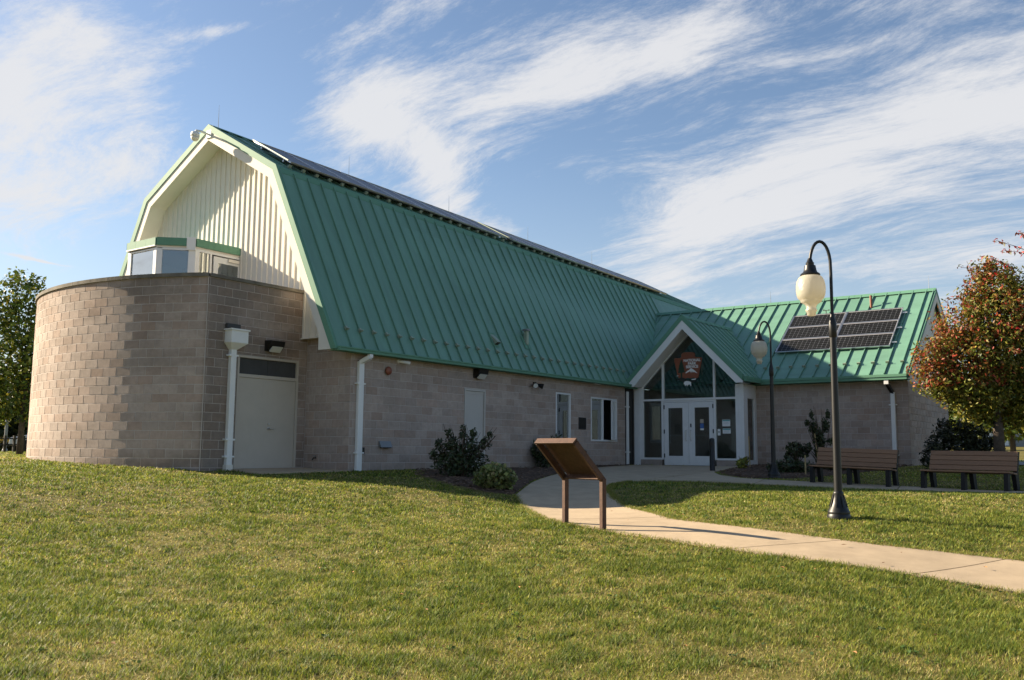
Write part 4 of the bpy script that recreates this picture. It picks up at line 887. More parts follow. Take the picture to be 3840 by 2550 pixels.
for s, dx in ((-1, -.02), (1, .05)):
    h = G().tube([(0,0,0),(0,-.05,0),(0,-.13,0),(0,-.2,0)], [.025,.045,.07,.085], 14); mm = Matrix.Translation((s*.08,-.05,0)) @ Matrix.Rotation(math.radians(38*s), 4, 'Z') @ Matrix.Rotation(math.radians(18), 4, 'X')
    h.v = [mm @ Vector(v) for v in h.v]; o = h.build('lamp_head', M['black'], t, smooth='auto')
    l = G().tube([(0,-.198,0),(0,-.204,0)], [.072,.072], 14); l.v = [mm @ Vector(v) for v in l.v]; l.build('lens', M['lens'] if s < 0 else M['insidedk'], o)
t = empty('alarm_bell', (1.01,0,2.47), 'round rust red alarm bell on the long block wall', 'bell'); G().tube([(0,-.006,0),(0,-.04,0)], .06, 14).build('mount', M['bronze'], t); G().tube([(0,-.042,0),(0,-.07,0),(0,-.10,0),(0,-.11,0)], [.105,.10,.06,.01], 20).build('gong', M['redbrown'], t, smooth='auto')
t = empty('security_camera', (1.38,0,2.735), 'small white bullet security camera under the eave above the bell', 'camera'); G().tube([(0,-.005,0),(0,-.05,-.0)], .05, 12).build('mount', M['white'], t); G().tube([(.0,-.05,0),(.14,-.16,-.02),(.22,-.22,-.04)], [.035,.045,.045], 12).build('camera_body', M['white'], t, smooth='auto')
t = empty('vent_hood', (.97,0,.66), 'small grey louvred vent box low on wall beside white downspout', 'vent'); G().add([(-.2,-.005,-.07),(.2,-.005,-.07),(.2,-.005,.08),(-.2,-.005,.08),(-.2,-.10,-.07),(.2,-.10,-.07),(.2,-.03,.08),(-.2,-.03,.08)], [(0,1,2,3),(3,2,6,7),(7,6,5,4),(0,3,7,4),(1,5,6,2),(0,4,5,1)]).build('hood', M['grey'], t, bevel=.004); G().box((-.17,-.085,-.088),(.17,-.02,-.071)).build('grille', M['insidedk'], t)
t = empty('outlet_box', (.20,0,.5), 'small dark electrical box tucked behind the white corner downspout', 'electrical box'); G().box((-.06,-.05,-.08),(.06,-.005,.08)).build('box_body', M['bronze'], t, bevel=.006); G().box((-.05,-.058,-.07),(.05,-.051,.07)).build('cover', M['bronze'], t)
t = empty('hose_bib', (XG,1.1,.32), 'small brass hose tap on the wall right of the service door', 'tap'); G().tube([(-.005,0,0),(-.09,0,0),(-.12,0,-.05)], .016, 8).build('spout', M['bronze'], t); G().tube([(-.06,0,.0),(-.06,0,.05)], .01, 6).lathe([(.035,0),(.035,.012)], (-.06,0,.05), 10).build('wheel', M['grey'], t)
t = empty('wall_plaque', (10.11,0,1.46), 'dark bronze plaque on block wall between the two windows', 'plaque'); G().box((-.21,-.03,-.19),(.21,-.005,.19)).build('plate', M['bronze'], t, bevel=.004); g = G()
for s in ((-.21,-.036,.17,.21,-.0305,.19),(-.21,-.036,-.19,.21,-.0305,-.17),(-.21,-.036,-.169,-.19,-.0305,.169),(.19,-.036,-.169,.21,-.0305,.169)): g.box(s[:3], s[3:])
g.build('border', M['insidedk'], t)

# ---------------------------------------------------------------- arrowhead emblem behind the entrance glass
def emblem():
    t = empty('arrowhead_emblem', (XP+.066, -2.12, 3.10), 'brown arrowhead emblem reading National Park Service behind the porch gable glass', 'emblem')
    # local: y grows to the viewer's left, so x_view = -y
    mr = {k: mat('emblem_'+k, c, .6) for k, c in dict(brown=(.25,.078,.037), green=(.014,.04,.02), white=(.80,.80,.79), dark=(.015,.022,.016)).items()}
    def flat(name, pts, m, x):
        o = G().prism([(-x, -a, b) for a, b in pts], (.0015,0,0)).build(name, m, t); bm_fix(o); return o
    head = [(-.20,.86),(-.12,.88),(.0,.885),(.14,.875),(.25,.855),(.28,.80),(.27,.735),(.30,.70),(.40,.69),(.50,.68),(.53,.66),(.52,.55),(.49,.42),(.45,.28),(.42,.14),(.38,-.01),(.30,-.03),(.20,.0),(.08,-.02),(-.02,.0),(-.12,-.04),(-.24,-.02),(-.36,.02),(-.40,.10),(-.43,.28),(-.47,.44),(-.50,.58),(-.51,.68),(-.46,.70),(-.36,.69),(-.28,.70),(-.24,.74),(-.245,.80)]
    flat('arrowhead', head, mr['brown'], 0)
    tree = [(-.24,.65),(-.20,.57),(-.215,.565),(-.17,.50),(-.19,.49),(-.14,.41),(-.17,.40),(-.11,.31),(-.15,.30),(-.10,.20),(-.18,.19),(-.21,.18),(-.21,.02),(-.27,.02),(-.27,.18),(-.38,.18),(-.33,.29),(-.37,.30),(-.315,.40),(-.345,.41),(-.29,.49),(-.31,.50),(-.265,.565),(-.28,.57)]
    flat('tree_shape', tree, mr['green'], .003)
    flat('ground_shape', [(-.41,-.04),(-.25,.03),(-.1,-.02),(.02,-.12),(.18,-.06),(.35,-.04),(.30,-.12),(.10,-.20),(.05,-.23),(-.05,-.21),(-.2,-.13)], mr['dark'], .0015)
    flat('mountain_snow', [(-.10,.16),(-.02,.24),(.05,.27),(.12,.335),(.16,.305),(.22,.27),(.28,.22),(.36,.14),(.29,.165),(.22,.20),(.19,.17),(.155,.225),(.12,.16),(.08,.23),(.04,.20),(-.01,.19),(-.04,.165)], mr['white'], .003)
    flat('white_streak', [(.12,-.055),(.30,-.035),(.28,-.075),(.16,-.08)], mr['white'], .003); flat('white_streak', [(-.43,.085),(-.36,.10),(-.36,.08),(-.42,.07)], mr['white'], .003)
    flat('bison', [(-.15,-.17),(-.12,-.12),(-.06,-.105),(.02,-.115),(.08,-.13),(.115,-.15),(.12,-.22),(.115,-.285),(.085,-.285),(.085,-.24),(.05,-.235),(.0,-.24),(-.01,-.285),(-.04,-.285),(-.04,-.25),(-.07,-.235),(-.085,-.275),(-.11,-.27),(-.12,-.22),(-.15,-.225),(-.16,-.195)], mr['white'], .004)
    for txt, z in (('NATIONAL', .555), ('PARK', .445), ('SERVICE', .335)):
        cu = bpy.data.curves.new('lettering', 'FONT'); cu.body = txt; cu.size = .125; cu.align_x = 'CENTER'; cu.extrude = .0008; cu.offset = .005
        o = bpy.data.objects.new('lettering', cu); COL.objects.link(o); o.data.materials.append(mr['white']); o.parent = t
        o.location = (-.0055, -.16, z); o.rotation_euler = (PI/2, 0, -PI/2)
        me = bpy.data.meshes.new_from_object(o); me.name = 'lettering'; o2 = bpy.data.objects.new('lettering', me); COL.objects.link(o2); o2.parent = t; o2.location = o.location; o2.rotation_euler = o.rotation_euler
        bpy.data.objects.remove(o); o2.name = 'lettering'
emblem()

# ---------------------------------------------------------------- lamp posts
def lamp_post(x, y, label):
    z = gz(x, y)-.01; ang = math.atan2(.807, -.59); t = empty('lamp_post', (x,y,z), label, 'street lamp', 'black gooseneck lamp posts by the walks', ang)
    # arm leaves along local +x
    prof = [(.165,0),(.168,.05),(.155,.075),(.16,.10),(.152,.12),(.125,.17),(.10,.23),(.082,.30),(.072,.36),(.075,.375),(.068,.39),(.060,.40)]
    o = G().lathe(prof, n=28).build('base', M['black'], t, smooth='auto')
    g = G()
    for k in range(8):
        a = 2*PI*k/8+.2; g.bar((.128*math.cos(a),.128*math.sin(a),.175),(.076*math.cos(a),.076*math.sin(a),.355),.014,.012)
    g.build('flute', M['black'], o)
    G().tube([(0,0,.39),(0,0,1.5),(0,0,2.70)], [.060,.054,.046], 20).build('pole', M['black'], t, smooth='auto')
    G().lathe([(.046,2.66),(.058,2.68),(.058,2.86),(.050,2.90),(.032,2.99),(.025,3.04)], n=20).build('collar', M['black'], t, smooth='auto')
    pts = [(0,0,3.0),(0,0,3.45),(.0,0,3.62)]
    for k in range(1, 15):
        a = PI*k/14; rx = .155; pts.append((rx-rx*math.cos(a), 0, 3.72+.40*math.sin(a)**.9 if a < PI/2 else 3.76+.36*math.sin(a)))
    pts += [(.31,0,3.66)]
    cx = .31
    G().tube(pts, .0235, 12).build('arm', M['black'], t, smooth='auto')
    G().lathe([(.028,3.86),(.05,3.80),(.062,3.79),(.058,3.755),(.082,3.745),(.085,3.725),(.092,3.68),(.105,3.645),(.135,3.625),(.146,3.61),(.142,3.592),(.128,3.588)][::-1], (cx,0,0), 28).build('shade', M['black'], t, smooth='auto')
    gl = G().lathe([(.12,3.60),(.17,3.568),(.200,3.51),(.214,3.43),(.215,3.37),(.207,3.30),(.188,3.25),(.162,3.226),(.152,3.216),(.152,3.196),(.12,3.176),(.085,3.15),(.075,3.12),(.073,3.09),(.084,3.08),(.084,3.055),(.07,3.045),(.064,3.0),(.05,2.985),(.01,2.98)][::-1], (cx,0,0), 32)
    gl.build('globe', M['globe'], t, smooth=True)
    return t
lamp_post(-1.82, -11.82, 'tall black gooseneck lamp post with bright globe standing in open sunlit lawn')
lamp_post(8.09, -7.13, 'black gooseneck lamp post in shade near the entrance, behind the bollard')

# ---------------------------------------------------------------- exhibit stand
def exhibit():
    A, Bp = Vector((-3.99,-8.49)), Vector((-4.19,-9.25)); z = min(gz(*A), gz(*Bp))
    t = empty('exhibit_stand', (A.x,A.y,z), 'rust brown slanted exhibit stand on two square posts beside the path', 'exhibit stand')
    d = (Bp-A); W = d.length; d.normalize(); pn = Vector((-.965,.26)).normalized()
    L3 = lambda s, b, h: Vector((d.x*s+pn.x*b, d.y*s+pn.y*b, h))       # along posts, back, up
    h0 = gz(*A)-z; hp = .735
    for s, h in ((0.0, gz(*A)-z), (W, gz(*Bp)-z)):
        g = G(); g.obb(L3(s,0,(hp+h-.1)/2), L3(.032,0,0), L3(0,.038,0), (0,0,(hp-h+.1)/2)); g.build('post', M['rust'], t, bevel=.004)
        g = G(); g.bar(L3(s,.0,hp-.025), L3(s,.535,hp+.50), .045, .085, (0,0,1)); g.build('side_arm', M['rust'], t, bevel=.003)
    c = L3(W/2,.265,hp+.24)+Vector((0,0,.035)); sv = L3(0,.53,.52).normalized(); nv = L3(0,-.52,.53).normalized()
    G().obb(c+nv*.028, L3(W/2-.034,0,0), sv*.352, nv*.009).build('panel', M['rust'], t)
    g = G(); g.obb(c+sv*.376-nv*.025, L3(W/2+.024,0,0), sv*.014, nv*.048); g.build('top_rail', M['rust'], t, bevel=.003)
    g = G(); g.obb(c-sv*.355-nv*.02, L3(W/2-.034,0,0), sv*.012, nv*.04); g.build('bottom_rail', M['rust'], t, bevel=.003)
exhibit()

# ---------------------------------------------------------------- benches
def bench(P0, P1, label):
    P0, P1 = Vector(P0), Vector(P1); ctr = (P0+P1)/2; d = (P1-P0); W = d.length; ang = math.atan2(d.y, d.x)
    t = empty('park_bench', (ctr.x,ctr.y,gz(ctr.x,ctr.y)+.0), label, 'bench', 'benches along the walk', ang)
    # local x along the bench, +y to the back
    tilt = (gz(*P1)-gz(*P0))/W
    Lh = W/2+.02
    for k in range(4):
        b = .30+.045*k; zz = .455+.115*k; c = (0, .30+.036*k, .50+.108*k)
        o = G().obb(c, (Lh,0,tilt*Lh), (0,.018,-.006), (0,.016,.050)).build('back_plank', M['plank'], t, bevel=.005)
    for k in range(4): G().obb((0, -.10+.108*k, .425-.01*k), (Lh+.02,0,tilt*Lh), (0,.050,-.004), (0,.002,.018)).build('seat_plank', M['plank'], t, bevel=.005)
    for s in (-W/2+.03, 0, W/2-.03):
        zt = tilt*s; gg = G()
        gg.prism([(s-.045,-.19,zt-.06),(s-.045,-.06,zt-.06),(s-.045,-.05,zt+.34),(s-.045,.06,zt+.39),(s-.045,.24,zt+.37),(s-.045,.34,zt-.06),(s-.045,.47,zt-.06),(s-.045,.40,zt+.42),(s-.045,.53,zt+.87),(s-.045,.448,zt+.87),(s-.045,.325,zt+.42),(s-.045,-.16,zt+.40)], (.09,0,0))
        o = gg.build('leg_frame', M['blackpl'], t); bm_fix(o)
bench((7.36,-8.40), (7.20,-10.28), 'brown plank bench with black frames standing behind the sunlit lamp post'); bench((7.34,-10.98), (6.92,-12.80), 'brown plank bench with black frames farther right, in front of dark bush')
# ---------------------------------------------------------------- bollard, stakes
t = empty('bollard', (9.71,-4.69,gz(9.71,-4.69)), 'black round topped bollard before the right entrance door', 'bollard'); G().lathe([(.085,-.05),(.085,.02),(.078,.03),(.076,.90),(.066,.94),(.04,.96),(.01,.965)], n=22).build('post', M['black'], t, smooth='auto'); G().box((-.095,-.05,.72),(-.077,.05,.84)).build('push_plate', M['bronze'], t)
for (x, y, h, lean, lb) in ((11.35,-7.25,1.06,(-.10,.03),'raw wood stake leaning beside the sapling behind the first bench'), (12.4,-4.75,.98,(-.03,.0),'thin wood stake standing by the porch corner mulch'), (9.3,-7.55,.55,(.0,.0),'short wood stake just right of the shaded lamp post')):
    z = gz(x, y); t = empty('garden_stake', (x,y,z), lb, 'stake', 'wood stakes in the planting bed'); G().bar((0,0,-.05),(lean[0]*.59,lean[0]*-.8,h),.032,.022).build('stake_body', M['stake'], t)

# ---------------------------------------------------------------- distant things
def at(u, v, dep):                          # a photograph pixel at a forward distance
    d = pix_dir(u, v); k = dep/d.dot(FWD); return Vector(CAM)+d*k
def far_car(x, y, ang, label):
    t = empty('parked_car', (x,y,gz(x,y)), label, 'car', None, ang)
    body = mat('silver_car_paint', (.42,.44,.46), .3, .5); o = G().prism([(-2.2,-.85,.35),(-2.15,-.85,.75),(-1.2,-.85,.92),(1.3,-.85,.95),(2.2,-.85,.72),(2.25,-.85,.35)], (0,1.7,0)).build('body', body, t, bevel=.06); bm_fix(o)
    o = G().add([(-1.3,-.78,.92),(1.5,-.78,.94),(.9,-.62,1.42),(-.55,-.62,1.42),(-1.3,.78,.92),(1.5,.78,.94),(.9,.62,1.42),(-.55,.62,1.42)], [(0,1,2,3),(7,6,5,4),(3,2,6,7),(0,3,7,4),(1,5,6,2)]).build('cabin', mat('dark_car_glass', (.04,.045,.05), .1), t, bevel=.03); bm_fix(o)
    box('cabin_roof', (-.5,-.6,1.421), (.85,.6,1.46), body, t, bevel=.02)
    for x_ in (-1.4, 1.4):
        for y_ in (-.86, .70): G().tube([(x_,y_,.32),(x_,y_+.18,.32)], .32, 16).build('wheel', M['blackpl'], t)
c = at(214, 1700, 50); far_car(c.x, c.y, YAW-PI/2+.25, 'silver car far off, half hidden by the round wall')
def road_strip(name, pts, w, dz):
    a = resample(pts, 30); tg = np.gradient(a, axis=0); tg /= np.linalg.norm(tg, axis=1)[:,None]; nr = np.c_[-tg[:,1], tg[:,0]]; g = G(); V = []; 
    for s in (-.5, .5):
        q = a+nr*w*s; V += [(x, y, z+dz) for (x, y), z in zip(q, ground(q[:,0], q[:,1]))]
    n = 30; g.add(V, [(i, i+1, n+i+1, n+i) for i in range(n-1)]); o = g.build(name, M['asphalt']); o['kind'] = 'structure'
    if o.data.polygons[0].normal.z < 0: o.data.flip_normals()
a = at(-250, 1700, 50); b = at(420, 1700, 56); road_strip('road', [(a.x,a.y),(b.x,b.y)], 7, .03)
a = at(3380, 1735, 44); b = at(4300, 1735, 34); road_strip('car_park', [(a.x,a.y),(b.x,b.y)], 11, .03)
def rail_fence():
    t = empty('rail_fence', (0,0,0), 'low dark rail fence by the road beyond the left tree', 'fence'); p = [at(u, 1700, 42) for u in (-120,-60,0,20,52,95,130)]
    for k, u in enumerate((-75,-35,15,50,85,120)):
        q = at(u, 1700, 42); z = gz(q.x, q.y); box('post', (q.x-.05,q.y-.05,z-.05),(q.x+.05,q.y+.05,z+.75), M['bronze'], t)
    q0, q1 = at(-75,1700,42), at(120,1700,42)
    for h in (.35, .62): G().bar((q0.x,q0.y,gz(q0.x,q0.y)+h),(q1.x,q1.y,gz(q1.x,q1.y)+h),.04,.06).build('rail', M['bronze'], t)
rail_fence()
q = at(18, 1690, 46); z = gz(q.x, q.y); t = empty('sign_pole', (q.x,q.y,z), 'slim grey pole beside the road behind the left tree', 'pole'); G().tube([(0,0,-.1),(0,0,2.4),(0,0,4.6)], .07, 10).build('shaft', M['grey'], t); G().lathe([(.14,0),(.12,.12),(.08,.18)], n=12).build('foot', M['grey'], t)
for u, v, lb in ((29,1652,'left of two grey road sign backs beyond the left tree'), (44,1652,'right of two grey road sign backs beyond the left tree')):
    q = at(u, v, 62); z = gz(q.x, q.y); t = empty('road_sign', (q.x,q.y,z), lb, 'road sign', 'road sign backs'); s = RIGHT
    G().obb((0,0,q.z-z), (s.x*.11,s.y*.11,0), (FWD.x*.01,FWD.y*.01,0), (0,0,.20)).build('plate', M['grey'], t); G().tube([(0.0+FWD.x*.03,FWD.y*.03,-.1),(FWD.x*.03,FWD.y*.03,q.z-z+.2)], .03, 8).build('post', M['grey'], t)
q = at(3640, 1660, 120); z = gz(q.x, q.y); t = empty('far_shed', (q.x,q.y,z), 'pale grey long shed far away beneath the red tree', 'building', None, YAW-.1)
box('wall', (-4,-16,-.5),(4,14,3.2), M['grey'], t); o = G().prism([(-4.4,-16.4,3.2),(4.4,-16.4,3.2),(0,-16.4,5.2)], (0,30.8,0)).build('roof', M['asphalt'], t); bm_fix(o); box('shed_door', (-4.05,-3,0),(-3.98,1,2.7), M['white'], t)

# ---------------------------------------------------------------- plants
def leaves(centres, radii, n, size, cols, weights=None, shell=.55, flat=.6, aspect=.5, seed=0, clump=0, jitter=.2, squash=1.0):
    """many small pointed leaf faces spread through ellipsoid clumps"""
    r = np.random.default_rng(seed); centres = np.array(centres, float); radii = np.array(radii, float)
    if radii.ndim == 1: radii = np.repeat(radii[:,None], 3, 1)
    w = (radii.prod(1)**(2/3)); w /= w.sum(); k = r.choice(len(centres), n, p=w)
    d = r.normal(size=(n,3)); d /= np.linalg.norm(d, axis=1)[:,None]; q = shell+(1-shell)*r.random(n); q = q**.6
    if clump:
        cd = r.normal(size=(clump,3)); cd /= np.linalg.norm(cd, axis=1)[:,None]; ci = r.integers(0, clump, n); d = cd[ci]*1.0+r.normal(size=(n,3))*.22; d /= np.linalg.norm(d, axis=1)[:,None]; q = q*(.72+.4*r.random(clump)[ci])
    P = centres[k]+d*q[:,None]*radii[k]
    nrm = d*flat+r.normal(size=(n,3))*.7+np.array([0,0,.25]); nrm /= np.linalg.norm(nrm, axis=1)[:,None]
    a = np.cross(nrm, r.normal(size=(n,3))); a /= np.linalg.norm(a, axis=1)[:,None]; b = np.cross(nrm, a)
    s = size*(.6+.8*r.random(n)); A = a*s[:,None]; Bv = b*(s*aspect)[:,None]
    V = np.stack([P-A, P+Bv+nrm*s[:,None]*.12, P+A, P-Bv+nrm*s[:,None]*.12], 1).reshape(-1,3); F = np.arange(4*n).reshape(n,4)
    c = cols(P, r) if callable(cols) else np.array(cols)[r.choice(len(cols), n, p=weights)]
    c = c*(1+jitter*r.normal(size=(n,1))); return V, F, np.repeat(np.clip(c, .004, 1), 4, 0)
def limbs(g, base, tips, r0, trunk_top):
    base, tt = Vector(base), Vector(trunk_top)
    g.tube([base+Vector((0,0,-.15)), base.lerp(tt,.35)+Vector((.02,.01,0)), tt], [r0*1.25, r0, r0*.62], 12)
    for tp in tips:
        tp = Vector(tp); f = random.uniform(.45,.95); st = base.lerp(tt, f); mid = st.lerp(tp,.5)+Vector((random.uniform(-.1,.1),random.uniform(-.1,.1),.12)); g.tube([st, mid, tp], [r0*.38, r0*.24, r0*.07], 7)
        for k in range(3):
            e = tp+Vector((random.uniform(-.5,.5),random.uniform(-.5,.5),random.uniform(-.2,.5)))*.7*(tp-st).length*.4; s2 = mid.lerp(tp, random.uniform(.2,.9)); g.tube([s2, e], [r0*.12, r0*.03], 5)
def offs(c, items): return [(c[0]+RIGHT.x*a+FWD.x*b*.9, c[1]+RIGHT.y*a+FWD.y*b*.9, c[2]+h) for a, b, h in items]
# red-leaved pear on the right
def red_tree():
    c = (12.9,-11.7); z = gz(*c); t = empty('pear_tree', (0,0,0), 'round crowned tree with green and red autumn leaves right of the building', 'tree')
    spec = [(0,0,3.2,1.35),(-.9,-.2,3.0,1.05),(-1.55,.1,2.75,.78),(-1.75,-.1,3.15,.62),(.9,.2,3.1,1.2),(.1,-.3,4.3,1.15),(-.75,.1,4.1,.9),(.15,.0,5.15,.82),(.85,0,4.6,1.0),(-.1,.1,5.6,.45),(1.6,0,3.8,1.0),(-.5,-.4,2.2,.7),(.6,-.3,2.05,.72),(-1.2,0,2.25,.55),(1.5,.1,2.2,.8),(-.35,.1,4.9,.55),(-1.25,.0,3.6,.55),(-.35,.2,1.62,.45),(.45,.2,1.6,.45),(1.2,.1,1.6,.5),(-1.45,0,2.3,.46),(-.75,.1,1.85,.5),(.05,.2,1.75,.5),(.8,.1,2.6,.9)]
    ctr = offs((c[0],c[1],z), [s[:3] for s in spec]); rad = [s[3] for s in spec]
    base = np.array([c[0],c[1],z])
    R2, F2 = np.array([RIGHT.x,RIGHT.y,0]), np.array([FWD.x,FWD.y,0])
    def cols(P, r):
        h = P[:,2]-z; a = (P-base)@R2; n = len(P)
        nz = np.sin(P[:,0]*2.3+1.1)*np.sin(P[:,1]*2.9+.4)*np.sin(P[:,2]*2.6)+.5*np.sin(P[:,2]*5.1+P[:,0]*3.7)
        pr = np.clip(.22+.30*(-(a+.3)/1.8)+.22*nz+.10*(h > 3.8)-.40*(h < 2.3), .03, .85); k = r.random(n)
        red = np.array([[.27,.06,.025],[.31,.13,.035],[.18,.085,.03],[.34,.05,.025]])[r.integers(0,4,n)]
        grn = np.array([[.13,.15,.02],[.08,.11,.016],[.21,.20,.03],[.17,.13,.025]])[r.integers(0,4,n)]
        yel = np.array([[.36,.30,.04],[.28,.26,.03]])[r.integers(0,2,n)]
        out = np.where((k < pr)[:,None], red, grn); py = .05+.16*((h < 2.2)*(np.abs(a) < 1.6)); return np.where((r.random(n) < py)[:,None]&(k >= pr)[:,None], yel, out)
    V, F, C = leaves(ctr, rad, 48000, .057, cols, shell=.25, seed=3, aspect=.42, clump=90)
    cloud_mesh('crown', V, F, C, M['leaf'], t)
    g = G(); limbs(g, (c[0],c[1],z), ctr[:12], .13, (c[0]+.02,c[1],z+3.6)); g.build('trunk', M['bark'], t, smooth=True)
    # long twigs that stand clear of the crown
    g = G(); VV = []; FF = []; CC = []; nb = 0
    for (u0,v0,u1,v1) in ((3790,1030,3600,1002),(3900,960,3735,901),(3900,960,3765,940),(3860,900,3820,875),(3800,1010,3730,975),(3850,1240,3745,1205),(3830,1320,3790,1310)):
        p, q = at(u0,v0,24.5), at(u1,v1,24.3); g.tube([p, p.lerp(q,.5)+Vector((0,0,.03)), q], [.012,.008,.004], 5)
        pts = [p.lerp(q, k) for k in np.linspace(.15,1,9)]
        v, f, cc = leaves([tuple(x) for x in pts], [.07]*9, 34, .06, [(.24,.06,.03),(.10,.11,.02),(.18,.10,.03),(.42,.02,.02)], seed=int(u0+v0), shell=.2, aspect=.35)
        VV.append(v); FF.append(f+nb); CC.append(cc); nb += len(v)
    g.build('twig', M['stem'], t); cloud_mesh('twig_leaves', np.concatenate(VV), np.concatenate(FF), np.concatenate(CC), M['leaf'], t)
red_tree()
def leafy_tree(name, c, h, spec, n, size, cols, wts, label, group=None, r0=.15, seed=1, shell=.3, tt=.55, mt='leaf', clump=70):
    z = gz(*c); t = empty(name, (0,0,0), label, 'tree', group); ctr = offs((c[0],c[1],z), [(a*h,b*h,k*h) for a, b, k, r in spec]); rad = [s[3]*h for s in spec]
    V, F, C = leaves(ctr, rad, n, size, cols, wts, shell=shell, seed=seed, clump=clump, aspect=.6); cloud_mesh('crown', V, F, C, M[mt], t)
    g = G(); limbs(g, (c[0],c[1],z), ctr, r0, (c[0],c[1],z+h*tt)); g.build('trunk', M['bark'], t, smooth=True); return t
MAP = [(.10,.14,.02),(.065,.10,.016),(.20,.21,.025),(.34,.28,.035),(.14,.16,.025)]
q = at(72, 1708, 36)
leafy_tree('maple_tree', (q.x,q.y), 7.4, [(0,0,.45,.20),(-.13,0,.5,.2),(.04,.02,.62,.17),(-.1,.05,.70,.19),(-.02,0,.80,.13),(-.18,0,.78,.14),(.06,0,.48,.12),(-.22,0,.35,.16),(.0,0,.30,.13),(-.08,0,.92,.09),(.02,0,.9,.07),(-.05,0,.26,.10),(-.12,.0,.22,.09),(.03,0,.2,.07)], 8200, .085, MAP, [.32,.34,.16,.06,.12], 'yellowing green maple at the left edge beside the round wall', r0=.10, seed=11, clump=80, shell=.1)
DKL = [(.02,.03,.01),(.03,.045,.012),(.05,.06,.018)]
blob = [(0,0,.45,.35),(-.25,0,.4,.28),(.25,.1,.42,.3),(0,.05,.72,.25),(.1,0,.25,.25),(-.12,0,.2,.2)]
for k, (u, dep, h, lb) in enumerate(((-70,78,7.5,'dark rounded tree beyond the road at far left edge'), (40,82,6.8,'dark rounded tree beyond the road behind sign backs'), (130,86,7.5,'dark rounded tree beyond the road next to round wall'))):
    q = at(u, 1690, dep); leafy_tree('dark_tree', (q.x,q.y), h, blob, 2600, .34, DKL, [.4,.35,.25], lb, 'dark trees beyond the road', .2, 30+k)
q = at(40, 1690, 60)
t = empty('clipped_hedge', (0,0,0), 'low golden topped hedge across the road on the left', 'hedge'); cs = [at(u, 1690, 60) for u in range(-120, 150, 14)]; cs = [(p.x, p.y, gz(p.x,p.y)+.45) for p in cs]
V, F, C = leaves(cs, [(.5,.5,.55)]*len(cs), 6000, .10, lambda P, r: np.where((P[:,2] > np.mean(P[:,2])+.2)[:,None], np.array([[.30,.22,.04]]), np.array([[.05,.05,.015]])), seed=5, shell=.4); cloud_mesh('hedge_leaves', V, F, C, M['leaf'], t)
t = None
RB = [(.08,.09,.02),(.05,.06,.015),(.16,.07,.03),(.12,.12,.03)]
for k, (u, dep, h, lb, cl, w) in enumerate(((3800,62,7.5,'slender trunked green tree in the far field behind pear trunk',MAP,[.3,.3,.2,.05,.15]), (3560,95,8,'small far tree left of the pear trunk',MAP,[.3,.3,.15,.1,.15]), (3980,70,9,'leafy green tree beyond the car park right edge',MAP,[.3,.3,.2,.05,.15]))):
    q = at(u, 1690, dep); leafy_tree('field_tree', (q.x,q.y), h, blob[:4]+[(-.1,0,.58,.2)], 3600, .20, cl, w, lb, 'trees across the field', .16, 50+k)
for k, (u, dep, h) in enumerate(((3700,150,9),(3640,165,10),(3780,160,11),(3860,150,10),(3940,165,12),(3590,170,9))):
    q = at(u, 1660, dep); leafy_tree('hill_tree', (q.x,q.y), h, blob, 1100, .55, DKL, [.3,.4,.3], ['distant dark hill tree under the pear crown centre','farther distant hill tree left beneath pear crown','tall distant hill tree right of pear trunk','distant hill tree at right frame edge','tallest distant hill tree beyond the right edge','distant hill tree next to the far wing wall'][k], 'trees on the far hillside', .3, 70+k)
def bush(name, c, spec, n, size, cols, wts, label, cat='bush', group=None, seed=0, shell=.35, mt='leafdk', stems=8, aspect=.5, clump=50, stemr=.012):
    z = gz(*c); t = empty(name, (0,0,0), label, cat, group); ctr = offs((c[0],c[1],z), [s[:3] for s in spec]); rad = [s[3] if hasattr(s[3], '__len__') else (s[3],)*3 for s in spec]
    V, F, C = leaves(ctr, rad, n, size, cols, wts, shell=shell, seed=seed, aspect=aspect, clump=clump); cloud_mesh('foliage', V, F, C, M[mt], t)
    g = G()
    for k in range(stems):
        tp = Vector(random.choice(ctr))+Vector((random.uniform(-.2,.2),random.uniform(-.2,.2),random.uniform(-.05,.25))); p = Vector((c[0]+random.uniform(-.06,.06),c[1]+random.uniform(-.06,.06),z-.05)); g.tube([p, p.lerp(tp,.5)+Vector((0,0,.05)), tp], [stemr,stemr*.8,stemr*.35], 6)
    g.build('stems', M['stem'], t); return t
EV = [(.030,.048,.018),(.045,.065,.024),(.065,.075,.03),(.07,.055,.03)]; EW = [.35,.35,.2,.1]
bush('dark_shrub', (1.05,-2.35), [(0,0,.40,.46),(-.38,0,.34,.32),(.40,.05,.36,.34),(-.18,0,.72,.26),(.28,0,.74,.24),(-.48,0,.74,.16),(.58,0,.78,.17),(.05,0,.98,.14),(.0,0,.2,.42),(.68,.0,.98,.10),(-.28,.05,1.0,.12),(.30,0,1.02,.12),(-.60,0,.52,.14),(.05,0,1.16,.08)], 3600, .042, EV, EW, 'large dark upright shrub against the wall below grey door', seed=21, stems=40, clump=90, shell=.15)
LB = [(.20,.24,.08),(.14,.18,.06),(.28,.29,.13),(.09,.12,.04),(.32,.28,.15)]
bush('pale_shrub', (-.15,-4.25), [(0,0,.26,(.40,.40,.27)),(-.22,0,.22,(.24,.24,.24)),(.24,0,.22,(.24,.24,.22)),(0,-.1,.38,(.3,.3,.16))], 2600, .045, LB, [.3,.25,.2,.15,.1], 'low rounded pale green shrub in front of the dark one', seed=22, mt='leaf', stems=10, aspect=.7)
